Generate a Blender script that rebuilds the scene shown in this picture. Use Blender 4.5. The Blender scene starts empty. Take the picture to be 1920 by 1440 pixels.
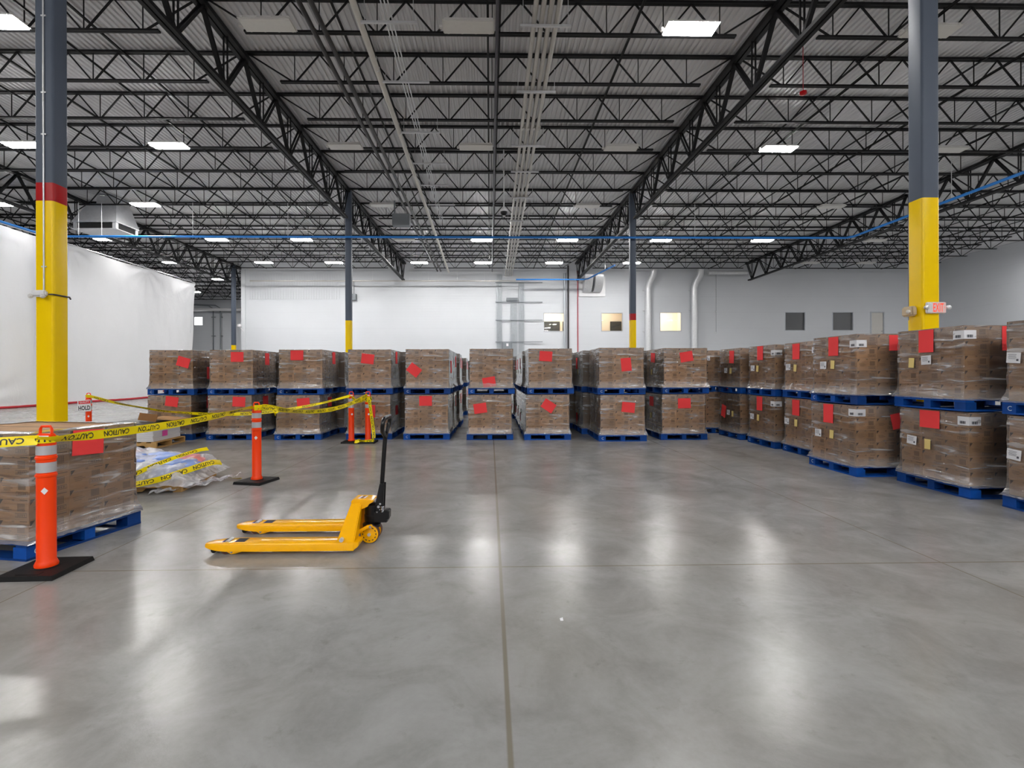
import bpy, bmesh, math, random
from mathutils import Vector, Matrix, noise
random.seed(7)
PI = math.pi
SC = bpy.context.scene
COL = SC.collection
ORD = ['first', 'second', 'third', 'fourth', 'fifth', 'sixth', 'seventh', 'eighth', 'ninth', 'tenth',
       'eleventh', 'twelfth', 'thirteenth', 'fourteenth', 'fifteenth', 'sixteenth', 'seventeenth', 'eighteenth',
       'nineteenth', 'twentieth', 'twenty-first', 'twenty-second', 'twenty-third', 'twenty-fourth']

# ------------------------------------------------------------------ materials
def new_mat(name):
    m = bpy.data.materials.new(name)
    m.use_nodes = True
    nt = m.node_tree
    for n in list(nt.nodes):
        nt.nodes.remove(n)
    out = nt.nodes.new('ShaderNodeOutputMaterial')
    return m, nt, out

def nd(nt, kind, **kw):
    n = nt.nodes.new('ShaderNode' + kind)
    for k, v in kw.items():
        if k in n.inputs:
            n.inputs[k].default_value = v
        else:
            setattr(n, k, v)
    return n

def mixcol(nt, fac, a, b, blend='MIX'):
    n = nt.nodes.new('ShaderNodeMix')
    n.data_type = 'RGBA'; n.blend_type = blend
    for sock, v in ((n.inputs[0], fac), (n.inputs[6], a), (n.inputs[7], b)):
        if isinstance(v, bpy.types.NodeSocket):
            nt.links.new(v, sock)
        elif isinstance(v, (int, float)):
            sock.default_value = v
        else:
            sock.default_value = (*v, 1)
    return n.outputs[2]

def ramp(nt, src, stops):
    r = nt.nodes.new('ShaderNodeValToRGB')
    el = r.color_ramp.elements
    v4 = lambda c: (c, c, c, 1) if isinstance(c, (int, float)) else (*c, 1)
    el[0].position, el[0].color = stops[0][0], v4(stops[0][1])
    el[1].position, el[1].color = stops[-1][0], v4(stops[-1][1])
    for p, c in stops[1:-1]:
        e = el.new(p); e.color = v4(c)
    nt.links.new(src, r.inputs[0])
    return r.outputs[0]

def coords(nt, scale=(1, 1, 1), which='Object'):
    tc = nt.nodes.new('ShaderNodeTexCoord')
    mp = nt.nodes.new('ShaderNodeMapping')
    mp.inputs['Scale'].default_value = scale
    nt.links.new(tc.outputs[which], mp.inputs[0])
    return mp.outputs[0]

def pmat(name, col, rough=.5, metal=0, var=.12, vscale=6, bump=0, bscale=60, stretch=(1, 1, 1), rand=0, coat=0, spec=.5):
    """painted / solid surface with a little procedural mottling"""
    m, nt, out = new_mat(name)
    b = nd(nt, 'BsdfPrincipled', Roughness=rough, Metallic=metal)
    b.inputs['Specular IOR Level'].default_value = spec
    b.inputs['Coat Weight'].default_value = coat
    co = coords(nt, stretch)
    n = nd(nt, 'TexNoise', Scale=vscale, Detail=4.0)
    nt.links.new(co, n.inputs['Vector'])
    lo = tuple(c * (1 - var) for c in col); hi = tuple(min(1, c * (1 + var)) for c in col)
    c = mixcol(nt, n.outputs['Fac'], lo, hi)
    if rand:
        oi = nt.nodes.new('ShaderNodeObjectInfo')
        h = nd(nt, 'HueSaturation')
        mr = nd(nt, 'MapRange'); mr.inputs[3].default_value = 1 - rand; mr.inputs[4].default_value = 1 + rand
        nt.links.new(oi.outputs['Random'], mr.inputs[0])
        nt.links.new(mr.outputs[0], h.inputs['Value'])
        nt.links.new(c, h.inputs['Color'])
        c = h.outputs[0]
    nt.links.new(c, b.inputs['Base Color'])
    if bump:
        n2 = nd(nt, 'TexNoise', Scale=bscale, Detail=3.0)
        nt.links.new(co, n2.inputs['Vector'])
        bp = nd(nt, 'Bump', Strength=bump, Distance=.01)
        nt.links.new(n2.outputs['Fac'], bp.inputs['Height'])
        nt.links.new(bp.outputs[0], b.inputs['Normal'])
    nt.links.new(b.outputs[0], out.inputs[0])
    return m

def emat(name, col, strength):
    m, nt, out = new_mat(name)
    e = nd(nt, 'Emission', Strength=strength)
    e.inputs[0].default_value = (*col, 1)
    nt.links.new(e.outputs[0], out.inputs[0])
    return m

LAMP = 165.0
M = dict(
    black_steel=pmat('black_steel', (.009, .009, .010), .5, var=.5, vscale=3, spec=.22),
    grey_steel=pmat('grey_steel_paint', (.088, .108, .145), .45, var=.08, vscale=1.5, spec=.25),
    yellow=pmat('yellow_column_paint', (1.0, .66, .0), .25, var=.03, vscale=1.5, spec=.25),
    red_paint=pmat('red_column_paint', (.42, .003, .006), .3, var=.08, spec=.3),
    deck=pmat('galvanized_deck', (.66, .66, .68), .42, metal=.15, var=.16, vscale=.8, stretch=(2, .25, 1)),
    galv=pmat('galvanized_metal', (.66, .67, .69), .33, metal=.45, var=.15, vscale=9),
    conduit=pmat('conduit_metal', (.50, .48, .45), .4, metal=.5, var=.12, vscale=4),
    pvc=pmat('off_white_pipe', (.60, .58, .53), .45, var=.06),
    dark_pipe=pmat('dark_pipe', (.022, .018, .018), .4, var=.3, spec=.4),
    purple_pipe=pmat('purple_grey_pipe', (.045, .038, .052), .4, var=.2),
    blue_pipe=pmat('blue_air_pipe', (.02, .22, .68), .35, var=.05),
    housing=pmat('lamp_housing', (.72, .71, .69), .45, var=.04),
    lens=pmat('lamp_lens_off', (.70, .69, .66), .3, var=.05, vscale=12),
    lamp_on=emat('lamp_lens_on', (1, .985, .965), LAMP),
    carton=pmat('kraft_cardboard', (.47, .275, .140), .75, var=.10, vscale=5, stretch=(1, 1, 4), rand=.18, bump=.08, bscale=90, spec=.2),
    ink=pmat('carton_ink', (.080, .050, .032), .8, var=.2),
    ink2=pmat('carton_faded_ink', (.285, .165, .085), .8, var=.2),
    blue=pmat('blue_pallet_paint', (.002, .060, .30), .55, var=.35, vscale=7, rand=.40, bump=.15, bscale=40, spec=.25),
    white_mark=pmat('white_stencil', (.55, .66, .75), .6, var=.2, vscale=40),
    wood=pmat('pallet_wood', (.52, .31, .11), .65, var=.25, vscale=8, stretch=(1, 8, 8), bump=.15, bscale=30),
    red_paper=pmat('red_paper', (1.0, .07, .075), .7, var=.05, spec=.2),
    white_paper=pmat('white_paper', (.80, .80, .83), .6, var=.03),
    yellow_paper=pmat('yellow_paper', (.85, .66, .24), .7, var=.03),
    print_grey=pmat('print_grey', (.10, .10, .12), .7),
    orange=pmat('orange_plastic', (.95, .055, .001), .38, var=.04, vscale=3, spec=.28),
    reflector=pmat('silver_reflective_band', (.50, .50, .52), .3, metal=.2, var=.12, vscale=30, stretch=(1, 1, .3)),
    rubber=pmat('black_rubber', (.007, .007, .0075), .6, var=.3, vscale=20, bump=.1, spec=.25),
    tape=pmat('yellow_caution_tape', (.95, .76, .0), .32, var=.04, spec=.3),
    tape_ink=pmat('tape_black_ink', (.012, .012, .012), .5),
    jack=pmat('jack_yellow_paint', (1.0, .48, .0), .2, var=.03, vscale=4, spec=.45),
    jack_black=pmat('jack_black', (.006, .006, .007), .32, var=.3, vscale=8, spec=.35),
    chrome=pmat('bright_steel', (.66, .66, .68), .22, metal=1),
    slot=pmat('dark_opening', (.008, .008, .008), .7),
    tyre=pmat('polyurethane_tyre', (.10, .035, .02), .4, var=.1),
    sign_red=pmat('sign_red', (.75, .02, .03), .5),
    white_plastic=pmat('white_plastic', (.78, .78, .80), .35, var=.03),
    beige_plastic=pmat('beige_plastic', (.55, .45, .30), .45, var=.05),
    exit_red=emat('exit_letter_glow', (1, .10, .06), 1.1),
    exit_face=emat('exit_face_glow', (1, .66, .62), .62),
    white_sheet=pmat('white_board', (.74, .74, .76), .5, var=.04, vscale=3, stretch=(1, 1, 40)),
    pink=pmat('magenta_label', (.80, .10, .42), .6, var=.15, vscale=30),
    dark_sheet=pmat('dark_slip_sheet', (.03, .027, .025), .5),
    flap=pmat('brown_flap', (.24, .105, .025), .7, var=.1),
    blue_bag=pmat('blue_printed_bag', (.20, .32, .78), .4, var=.45, vscale=7, bump=.4, bscale=14),
    white_box=pmat('white_small_carton', (.76, .77, .80), .5, var=.06),
    red_bag=pmat('red_printed_bag', (.75, .25, .25), .45, var=.3, vscale=9, bump=.4, bscale=14),
    pink_paper=pmat('pink_sheet', (.90, .40, .38), .6),
    grey_box=pmat('grey_electric_box', (.20, .22, .24), .5, var=.05),
    dark_room=pmat('dark_room_panel', (.045, .046, .052), .5, var=.2, vscale=3, stretch=(1, 1, 30)),
    alu=pmat('window_frame_metal', (.50, .52, .56), .4, metal=.4),
    cream=pmat('cream_office_wall', (.86, .76, .62), .7, var=.03),
    office_lamp=emat('office_ceiling_lamp', (1, .94, .83), 22),
    daylight=emat('daylit_window', (1, 1, 1), 6.0),
    board=pmat('dark_office_board', (.035, .04, .04), .3, var=.5, vscale=2),
    door_paint=pmat('pale_door_paint', (.62, .60, .56), .5, var=.03),
    curtain_red=pmat('red_curtain_hem', (.42, .01, .02), .6),
    red_pipe=pmat('red_pipe', (.40, .03, .05), .4),
    wall_strip=pmat('white_wall_trim', (.62, .64, .67), .5, var=.02),
    tray=pmat('grey_cable_tray', (.46, .49, .52), .45, metal=.4, var=.1),
)

def floor_mat():
    m, nt, out = new_mat('polished_concrete')
    b = nd(nt, 'BsdfPrincipled')
    b.inputs['IOR'].default_value = 1.31
    co = coords(nt)
    def nz(scale, detail, rough=.55, dist=0.0):
        n = nd(nt, 'TexNoise', Scale=scale, Detail=detail, Roughness=rough, Distortion=dist)
        nt.links.new(co, n.inputs['Vector'])
        return n.outputs['Fac']
    big = nz(.42, 6, .6, 1.2); mid = nz(1.9, 8, .65, .6); fine = nz(26, 6, .7); tint = nz(.27, 3)
    c = mixcol(nt, ramp(nt, big, [(.30, .0), (.70, 1.0)]), (.205, .203, .196), (.335, .336, .335))
    c = mixcol(nt, .55, c, mixcol(nt, ramp(nt, mid, [(.33, 0.0), (.68, 1.0)]), (.165, .162, .153), (.375, .378, .380)))
    c = mixcol(nt, .14, c, mixcol(nt, fine, (.12, .12, .12), (.55, .55, .55)))
    c = mixcol(nt, mixv(nt, ramp(nt, tint, [(.42, 0.0), (.66, 1.0)]), .35), c, (.30, .265, .215))
    # dark scuffs
    sc = ramp(nt, nz(5.3, 6, .7), [(.22, 1.0), (.40, 0.0)])
    c = mixcol(nt, mixv(nt, sc, .55), c, (.13, .12, .105))
    # saw-cut control joints with brownish filler
    sep = nt.nodes.new('ShaderNodeSeparateXYZ'); nt.links.new(co, sep.inputs[0])
    wob = nz(5, 3)
    tot = None
    for axis, pos, w in ((0, .073, .013), (0, -3.12, .007), (0, 3.43, .007), (0, -9.2, .007), (0, 9.7, .007), (1, 3.755, .009), (1, -3.6, .008)):
        s = nt.nodes.new('ShaderNodeMath'); s.operation = 'SUBTRACT'; s.inputs[1].default_value = pos
        nt.links.new(sep.outputs[axis], s.inputs[0])
        a = nt.nodes.new('ShaderNodeMath'); a.operation = 'ABSOLUTE'; nt.links.new(s.outputs[0], a.inputs[0])
        mr = nd(nt, 'MapRange'); mr.inputs[1].default_value = w * .55; mr.inputs[2].default_value = w * 1.15
        mr.inputs[3].default_value = 1; mr.inputs[4].default_value = 0
        nt.links.new(a.outputs[0], mr.inputs[0])
        if tot is None:
            tot = mr.outputs[0]
        else:
            mx = nt.nodes.new('ShaderNodeMath'); mx.operation = 'MAXIMUM'
            nt.links.new(tot, mx.inputs[0]); nt.links.new(mr.outputs[0], mx.inputs[1]); tot = mx.outputs[0]
    c = mixcol(nt, mixv(nt, tot, .8), c, (.175, .150, .110))
    nt.links.new(c, b.inputs['Base Color'])
    r = ramp(nt, mid, [(.25, .19), (.75, .265)])
    nt.links.new(r, b.inputs['Roughness'])
    bp = nd(nt, 'Bump', Strength=.10, Distance=.02)
    nt.links.new(nz(4.5, 7, .68), bp.inputs['Height'])
    nt.links.new(bp.outputs[0], b.inputs['Normal'])
    nt.links.new(b.outputs[0], out.inputs[0])
    return m

def mixv(nt, sock, k):
    n = nt.nodes.new('ShaderNodeMath'); n.operation = 'MULTIPLY'; n.inputs[1].default_value = k
    nt.links.new(sock, n.inputs[0])
    return n.outputs[0]

def wall_mat():
    m, nt, out = new_mat('white_insulated_panel')
    b = nd(nt, 'BsdfPrincipled', Roughness=.5)
    co = coords(nt)
    n = nd(nt, 'TexNoise', Scale=.5, Detail=3.0); nt.links.new(co, n.inputs['Vector'])
    c = mixcol(nt, n.outputs['Fac'], (.58, .60, .63), (.64, .66, .695))
    w = nd(nt, 'TexWave', Scale=.26, bands_direction='Z', wave_profile='SAW'); nt.links.new(co, w.inputs['Vector'])
    line = ramp(nt, w.outputs['Fac'], [(0, 1), (.012, 1), (.03, 0), (1, 0)])
    c = mixcol(nt, mixv(nt, line, .10), c, (.3, .3, .32))
    nt.links.new(c, b.inputs['Base Color'])
    w2 = nd(nt, 'TexWave', Scale=1.6, bands_direction='Z'); nt.links.new(co, w2.inputs['Vector'])
    bp = nd(nt, 'Bump', Strength=.12, Distance=.01); nt.links.new(w2.outputs['Fac'], bp.inputs['Height'])
    nt.links.new(bp.outputs[0], b.inputs['Normal'])
    nt.links.new(b.outputs[0], out.inputs[0])
    return m

def film_mat(name, haze, painted_glint, zs=11.0, wraps=False):
    """clear stretch film: see-through with a grey haze and glossy wrinkles"""
    m, nt, out = new_mat(name)
    co = coords(nt, (1.3, 1.3, zs))
    n = nd(nt, 'TexNoise', Scale=1.7, Detail=2.5, Roughness=.45, Distortion=.9); nt.links.new(co, n.inputs['Vector'])
    n2 = nd(nt, 'TexNoise', Scale=1.1, Detail=2.0); nt.links.new(coords(nt, (1.5, 1.5, 2.2)), n2.inputs['Vector'])
    bp = nd(nt, 'Bump', Strength=.85, Distance=.022); nt.links.new(n.outputs['Fac'], bp.inputs['Height'])
    tr = nd(nt, 'BsdfTransparent')
    tr.inputs[0].default_value = (.97, .97, .97, 1)
    di = nd(nt, 'BsdfPrincipled', Roughness=.16)
    di.inputs['Base Color'].default_value = (.72, .70, .70, 1)
    di.inputs['Specular IOR Level'].default_value = 1.0
    nt.links.new(bp.outputs[0], di.inputs['Normal'])
    f1 = ramp(nt, n.outputs['Fac'], [(.36, haze * .5), (.56, haze), (.61, haze * 2.0), (.68, painted_glint)])  # top stop paints whitish streaks in place of glints on the film
    f2 = ramp(nt, n2.outputs['Fac'], [(.35, .30), (.68, 1.5)])
    f = nt.nodes.new('ShaderNodeMath'); f.operation = 'MULTIPLY'
    nt.links.new(f1, f.inputs[0]); nt.links.new(f2, f.inputs[1])
    if wraps:                                     # extra turns of film at the foot and the head of the load
        sz = nt.nodes.new('ShaderNodeSeparateXYZ'); nt.links.new(coords(nt), sz.inputs[0])
        wob = nt.nodes.new('ShaderNodeMath'); wob.operation = 'MULTIPLY_ADD'; wob.inputs[1].default_value = .10
        nt.links.new(n2.outputs['Fac'], wob.inputs[0]); nt.links.new(sz.outputs[2], wob.inputs[2])
        band = ramp(nt, wob.outputs[0], [(.0, .22), (.25, .20), (.33, 0.0), (.86, 0.0), (.90, .10), (1.0, .12)])
        ad = nt.nodes.new('ShaderNodeMath'); ad.operation = 'ADD'; nt.links.new(f.outputs[0], ad.inputs[0]); nt.links.new(band, ad.inputs[1]); f = ad
    mx = nt.nodes.new('ShaderNodeMixShader')
    nt.links.new(f.outputs[0], mx.inputs[0]); nt.links.new(tr.outputs[0], mx.inputs[1]); nt.links.new(di.outputs[0], mx.inputs[2])
    gl = nd(nt, 'BsdfGlossy', Roughness=.16); nt.links.new(bp.outputs[0], gl.inputs['Normal'])
    fr = nd(nt, 'Fresnel', IOR=1.45); nt.links.new(bp.outputs[0], fr.inputs['Normal'])
    mx2 = nt.nodes.new('ShaderNodeMixShader')
    fm = mixv(nt, fr.outputs[0], 1.6 if wraps else 1.25)
    nt.links.new(fm, mx2.inputs[0]); nt.links.new(mx.outputs[0], mx2.inputs[1]); nt.links.new(gl.outputs[0], mx2.inputs[2])
    nt.links.new(mx2.outputs[0], out.inputs[0])
    return m

def cover_mat():
    """milky loose polythene"""
    m, nt, out = new_mat('loose_poly_cover')
    n = nd(nt, 'TexNoise', Scale=7.0, Detail=6.0, Distortion=1.2); nt.links.new(coords(nt), n.inputs['Vector'])
    bp = nd(nt, 'Bump', Strength=.8, Distance=.04); nt.links.new(n.outputs['Fac'], bp.inputs['Height'])
    tr = nd(nt, 'BsdfTransparent')
    b = nd(nt, 'BsdfPrincipled', Roughness=.22); b.inputs['Base Color'].default_value = (.86, .87, .92, 1)
    nt.links.new(bp.outputs[0], b.inputs['Normal'])
    f = ramp(nt, n.outputs['Fac'], [(.34, .38), (.50, .50), (.66, .85)])
    mx = nt.nodes.new('ShaderNodeMixShader'); nt.links.new(f, mx.inputs[0])
    nt.links.new(tr.outputs[0], mx.inputs[1]); nt.links.new(b.outputs[0], mx.inputs[2])
    nt.links.new(mx.outputs[0], out.inputs[0])
    return m

def glass_mat():
    m, nt, out = new_mat('window_glass')
    tr = nd(nt, 'BsdfTransparent'); gl = nd(nt, 'BsdfGlossy', Roughness=.02)
    fr = nd(nt, 'Fresnel', IOR=1.5)
    mx = nt.nodes.new('ShaderNodeMixShader')
    nt.links.new(fr.outputs[0], mx.inputs[0]); nt.links.new(tr.outputs[0], mx.inputs[1]); nt.links.new(gl.outputs[0], mx.inputs[2])
    nt.links.new(mx.outputs[0], out.inputs[0])
    return m

def curtain_mat():
    m, nt, out = new_mat('white_poly_sheeting')
    b = nd(nt, 'BsdfPrincipled', Roughness=.35)
    co = coords(nt)
    n = nd(nt, 'TexNoise', Scale=.35, Detail=4.0, Distortion=.6); nt.links.new(co, n.inputs['Vector'])
    c = mixcol(nt, n.outputs['Fac'], (.80, .81, .83), (.90, .90, .92))
    nt.links.new(c, b.inputs['Base Color'])
    n2 = nd(nt, 'TexNoise', Scale=1.6, Detail=7.0, Roughness=.62, Distortion=1.5); nt.links.new(coords(nt, (1, 1.2, .6)), n2.inputs['Vector'])
    bp = nd(nt, 'Bump', Strength=.45, Distance=.06); nt.links.new(n2.outputs['Fac'], bp.inputs['Height'])
    nt.links.new(bp.outputs[0], b.inputs['Normal'])
    tl = nd(nt, 'BsdfTranslucent'); tl.inputs[0].default_value = (.8, .8, .82, 1)
    mx = nt.nodes.new('ShaderNodeMixShader'); mx.inputs[0].default_value = .25
    nt.links.new(b.outputs[0], mx.inputs[1]); nt.links.new(tl.outputs[0], mx.inputs[2])
    nt.links.new(mx.outputs[0], out.inputs[0])
    return m

def carton_block_mat():
    """stack of cartons far back: seams between the boxes as a surface pattern"""
    m, nt, out = new_mat('stacked_cartons')
    b = nd(nt, 'BsdfPrincipled', Roughness=.75)
    co = coords(nt)
    n = nd(nt, 'TexNoise', Scale=6.0, Detail=3.0); nt.links.new(coords(nt, (1, 1, 5)), n.inputs['Vector'])
    c = mixcol(nt, n.outputs['Fac'], (.33, .19, .095), (.49, .29, .15))
    sep = nt.nodes.new('ShaderNodeSeparateXYZ'); nt.links.new(co, sep.inputs[0])
    tot = None
    for ax, per, off in ((2, .1688, .141), (0, .31, .465), (1, .29, .58)):
        a = nt.nodes.new('ShaderNodeMath'); a.operation = 'ADD'; a.inputs[1].default_value = (-off if ax == 2 else off) + per / 2 + per * 8
        nt.links.new(sep.outputs[ax], a.inputs[0])
        mo = nt.nodes.new('ShaderNodeMath'); mo.operation = 'MODULO'; mo.inputs[1].default_value = per; nt.links.new(a.outputs[0], mo.inputs[0])
        s = nt.nodes.new('ShaderNodeMath'); s.operation = 'SUBTRACT'; s.inputs[1].default_value = per / 2; nt.links.new(mo.outputs[0], s.inputs[0])
        ab = nt.nodes.new('ShaderNodeMath'); ab.operation = 'ABSOLUTE'; nt.links.new(s.outputs[0], ab.inputs[0])
        mr = nd(nt, 'MapRange'); mr.inputs[1].default_value = .002; mr.inputs[2].default_value = .006; mr.inputs[3].default_value = 1; mr.inputs[4].default_value = 0
        nt.links.new(ab.outputs[0], mr.inputs[0])
        if tot is None: tot = mr.outputs[0]
        else:
            mx = nt.nodes.new('ShaderNodeMath'); mx.operation = 'MAXIMUM'; nt.links.new(tot, mx.inputs[0]); nt.links.new(mr.outputs[0], mx.inputs[1]); tot = mx.outputs[0]
    c = mixcol(nt, mixv(nt, tot, .75), c, (.05, .032, .02))
    nt.links.new(c, b.inputs['Base Color']); nt.links.new(b.outputs[0], out.inputs[0])
    return m

M['floor'] = floor_mat(); M['wall'] = wall_mat(); M['glass'] = glass_mat(); M['curtain'] = curtain_mat()
M['film'] = film_mat('stretch_film', .13, .62, 9.0, True); M['cover'] = cover_mat()
M['carton_block'] = carton_block_mat()

# ------------------------------------------------------------------ mesh helpers
class MB:
    def __init__(s):
        s.v, s.f, s.m = [], [], []
    def add(s, vs, fs, mi=0):
        b = len(s.v)
        s.v += [tuple(v) for v in vs]
        s.f += [tuple(i + b for i in f) for f in fs]
        s.m += [mi] * len(fs)
        return s
    def box(s, c, d, mi=0, rot=None):
        hx, hy, hz = d[0] / 2, d[1] / 2, d[2] / 2
        vs = [Vector((x * hx, y * hy, z * hz)) for z in (-1, 1) for y in (-1, 1) for x in (-1, 1)]
        if rot is not None:
            vs = [rot @ v for v in vs]
        vs = [v + Vector(c) for v in vs]
        return s.add(vs, [(0, 2, 3, 1), (4, 5, 7, 6), (0, 1, 5, 4), (2, 6, 7, 3), (0, 4, 6, 2), (1, 3, 7, 5)], mi)
    def hexa(s, lo, hi, mi=0):
        """two quads (4 corner points each, same order) joined"""
        return s.add(list(lo) + list(hi), [(3, 2, 1, 0), (4, 5, 6, 7), (0, 1, 5, 4), (1, 2, 6, 5), (2, 3, 7, 6), (3, 0, 4, 7)], mi)
    def bar(s, p, q, w, h, mi=0, up=(0, 0, 1)):
        p, q = Vector(p), Vector(q)
        d = (q - p).normalized(); u = Vector(up)
        if abs(d.dot(u)) > .98: u = Vector((0, 1, 0))
        a = d.cross(u).normalized(); u = a.cross(d)
        lo = [p + a * (x * w / 2) + u * (y * h / 2) for x, y in ((-1, -1), (1, -1), (1, 1), (-1, 1))]
        return s.hexa(lo, [v + (q - p) for v in lo], mi)
    def tube(s, pts, r, n=8, mi=0, closed=False, cap=True):
        pts = [Vector(p) for p in pts]; N = len(pts)
        rs = r if isinstance(r, (list, tuple)) else [r] * N
        prev = None; rings = []
        for i, p in enumerate(pts):
            a = pts[(i - 1) % N] if (i or closed) else p
            b = pts[(i + 1) % N] if (i < N - 1 or closed) else p
            t = (b - a).normalized()
            if prev is None:
                u = Vector((0, 0, 1)) if abs(t.z) < .9 else Vector((1, 0, 0))
                prev = (u - t * u.dot(t)).normalized()
            else:
                prev = (prev - t * prev.dot(t)).normalized()
            w = t.cross(prev)
            rings.append([p + (prev * math.cos(2 * PI * k / n) + w * math.sin(2 * PI * k / n)) * rs[i] for k in range(n)])
        vs = [v for ring in rings for v in ring]; fs = []
        for i in range(N if closed else N - 1):
            j = (i + 1) % N
            for k in range(n):
                fs.append((i * n + k, i * n + (k + 1) % n, j * n + (k + 1) % n, j * n + k))
        if cap and not closed:
            fs.append(tuple(range(n - 1, -1, -1))); fs.append(tuple((N - 1) * n + k for k in range(n)))
        return s.add(vs, fs, mi)
    def lathe(s, prof, n=24, c=(0, 0, 0), axis='Z', mi=0):
        vs = []; fs = []
        for r, z in prof:
            for k in range(n):
                a = 2 * PI * k / n
                p = (r * math.cos(a), r * math.sin(a), z)
                if axis == 'Y': p = (p[0], p[2], p[1])
                if axis == 'X': p = (p[2], p[0], p[1])
                vs.append((p[0] + c[0], p[1] + c[1], p[2] + c[2]))
        for i in range(len(prof) - 1):
            for k in range(n):
                fs.append((i * n + k, i * n + (k + 1) % n, (i + 1) * n + (k + 1) % n, (i + 1) * n + k))
        fs.append(tuple(range(n - 1, -1, -1))); fs.append(tuple((len(prof) - 1) * n + k for k in range(n)))
        return s.add(vs, fs, mi)
    def grid(s, fn, nu, nv, mi=0):
        vs = [fn(i / nu, j / nv) for j in range(nv + 1) for i in range(nu + 1)]
        fs = [(j * (nu + 1) + i, j * (nu + 1) + i + 1, (j + 1) * (nu + 1) + i + 1, (j + 1) * (nu + 1) + i) for j in range(nv) for i in range(nu)]
        return s.add(vs, fs, mi)
    def quad(s, c, ex, ey, mi=0):
        c, ex, ey = Vector(c), Vector(ex), Vector(ey)
        return s.add([c - ex - ey, c + ex - ey, c + ex + ey, c - ex + ey], [(0, 1, 2, 3)], mi)
    def prism(s, poly, y0, y1, mi=0, plane='XZ'):
        n = len(poly)
        f = (lambda a, b, y: (a, y, b)) if plane == 'XZ' else ((lambda a, b, y: (a, b, y)) if plane == 'XY' else (lambda a, b, y: (y, a, b)))
        vs = [f(a, b, y0) for a, b in poly] + [f(a, b, y1) for a, b in poly]
        fs = [tuple(range(n)), tuple(range(2 * n - 1, n - 1, -1))] + [(i, i + n, (i + 1) % n + n, (i + 1) % n) for i in range(n)]
        return s.add(vs, fs, mi)
    def mesh(s, name, mats, smooth=0, bevel=0):
        me = bpy.data.meshes.new(name)
        me.from_pydata(s.v, [], s.f)
        for m in (mats if isinstance(mats, (list, tuple)) else [mats]):
            me.materials.append(M[m] if isinstance(m, str) else m)
        for p, mi in zip(me.polygons, s.m):
            p.material_index = mi
        bm = bmesh.new(); bm.from_mesh(me)
        bmesh.ops.recalc_face_normals(bm, faces=bm.faces)
        if bevel:
            es = [e for e in bm.edges if len(e.link_faces) == 2 and e.calc_face_angle(0) > .6]
            bmesh.ops.bevel(bm, geom=es, offset=bevel, segments=2, affect='EDGES', clamp_overlap=True)
        if smooth:
            for f in bm.faces: f.smooth = True
            for e in bm.edges:
                if len(e.link_faces) == 2 and e.calc_face_angle(0) > math.radians(smooth): e.smooth = False
        bm.to_mesh(me); bm.free()
        return me

def link(name, me, parent=None, loc=(0, 0, 0), rz=0):
    o = bpy.data.objects.new(name, me)
    COL.objects.link(o)
    o.location = loc; o.rotation_euler = (0, 0, rz)
    if parent is not None: o.parent = parent
    return o

def tag(o, label, cat, group=None):
    o['label'] = label; o['category'] = cat
    if group: o['group'] = group
    return o

def thing(name, label, cat, loc=(0, 0, 0), rz=0, group=None):
    return tag(link(name, None, None, loc, rz), label, cat, group)

def struct(name, mb, mats, **kw):
    o = link(name, mb.mesh(name, mats, **kw))
    o['kind'] = 'structure'
    return o

def copy_tree(root, loc, rz, label):
    r = root.copy(); COL.objects.link(r); r.location = loc; r.rotation_euler = (0, 0, rz); r['label'] = label
    for ch in list(root.children):
        c = ch.copy(); COL.objects.link(c); c.parent = r
        for g in list(ch.children):
            d = g.copy(); COL.objects.link(d); d.parent = c
    return r

def text_geo(body, size, bold=0.0):
    """letters as flat geometry (verts, faces), centred, cap height = size"""
    cu = bpy.data.curves.new('t', 'FONT'); cu.body = body; cu.align_x = 'CENTER'; cu.align_y = 'CENTER'
    cu.resolution_u = 3; cu.offset = bold
    ob = bpy.data.objects.new('t', cu); COL.objects.link(ob)
    dg = bpy.context.evaluated_depsgraph_get(); dg.update()
    me = bpy.data.meshes.new_from_object(ob.evaluated_get(dg))
    ys = [v.co.y for v in me.vertices]; xs = [v.co.x for v in me.vertices]
    k = size / (max(ys) - min(ys)); cy = (max(ys) + min(ys)) / 2; cx = (max(xs) + min(xs)) / 2
    vs = [((v.co.x - cx) * k, (v.co.y - cy) * k) for v in me.vertices]; fs = [tuple(p.vertices) for p in me.polygons]
    bpy.data.objects.remove(ob); bpy.data.curves.remove(cu); bpy.data.meshes.remove(me)
    return vs, fs

CAUTION = text_geo('CAUTION', .048, .022)

# ------------------------------------------------------------------ camera
YAW, ROLL, EYE = .0183, .003, 1.45
cd = bpy.data.cameras.new('camera'); cam = bpy.data.objects.new('camera', cd); COL.objects.link(cam)
cd.sensor_width = 36; cd.lens = 940 * 36 / 1920; cd.shift_x = 24 / 1920; cd.shift_y = -20 / 1920; cd.clip_end = 300; cd.clip_start = .05
r0 = Vector((math.cos(YAW), -math.sin(YAW), 0)); f0 = Vector((math.sin(YAW), math.cos(YAW), 0)); u0 = Vector((0, 0, 1))
rt = (r0 - u0 * ROLL).normalized(); up = (u0 + r0 * ROLL).normalized()
cam.matrix_world = Matrix(((rt.x, up.x, -f0.x, 0), (rt.y, up.y, -f0.y, 0), (rt.z, up.z, -f0.z, EYE), (0, 0, 0, 1)))
SC.camera = cam

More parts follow.
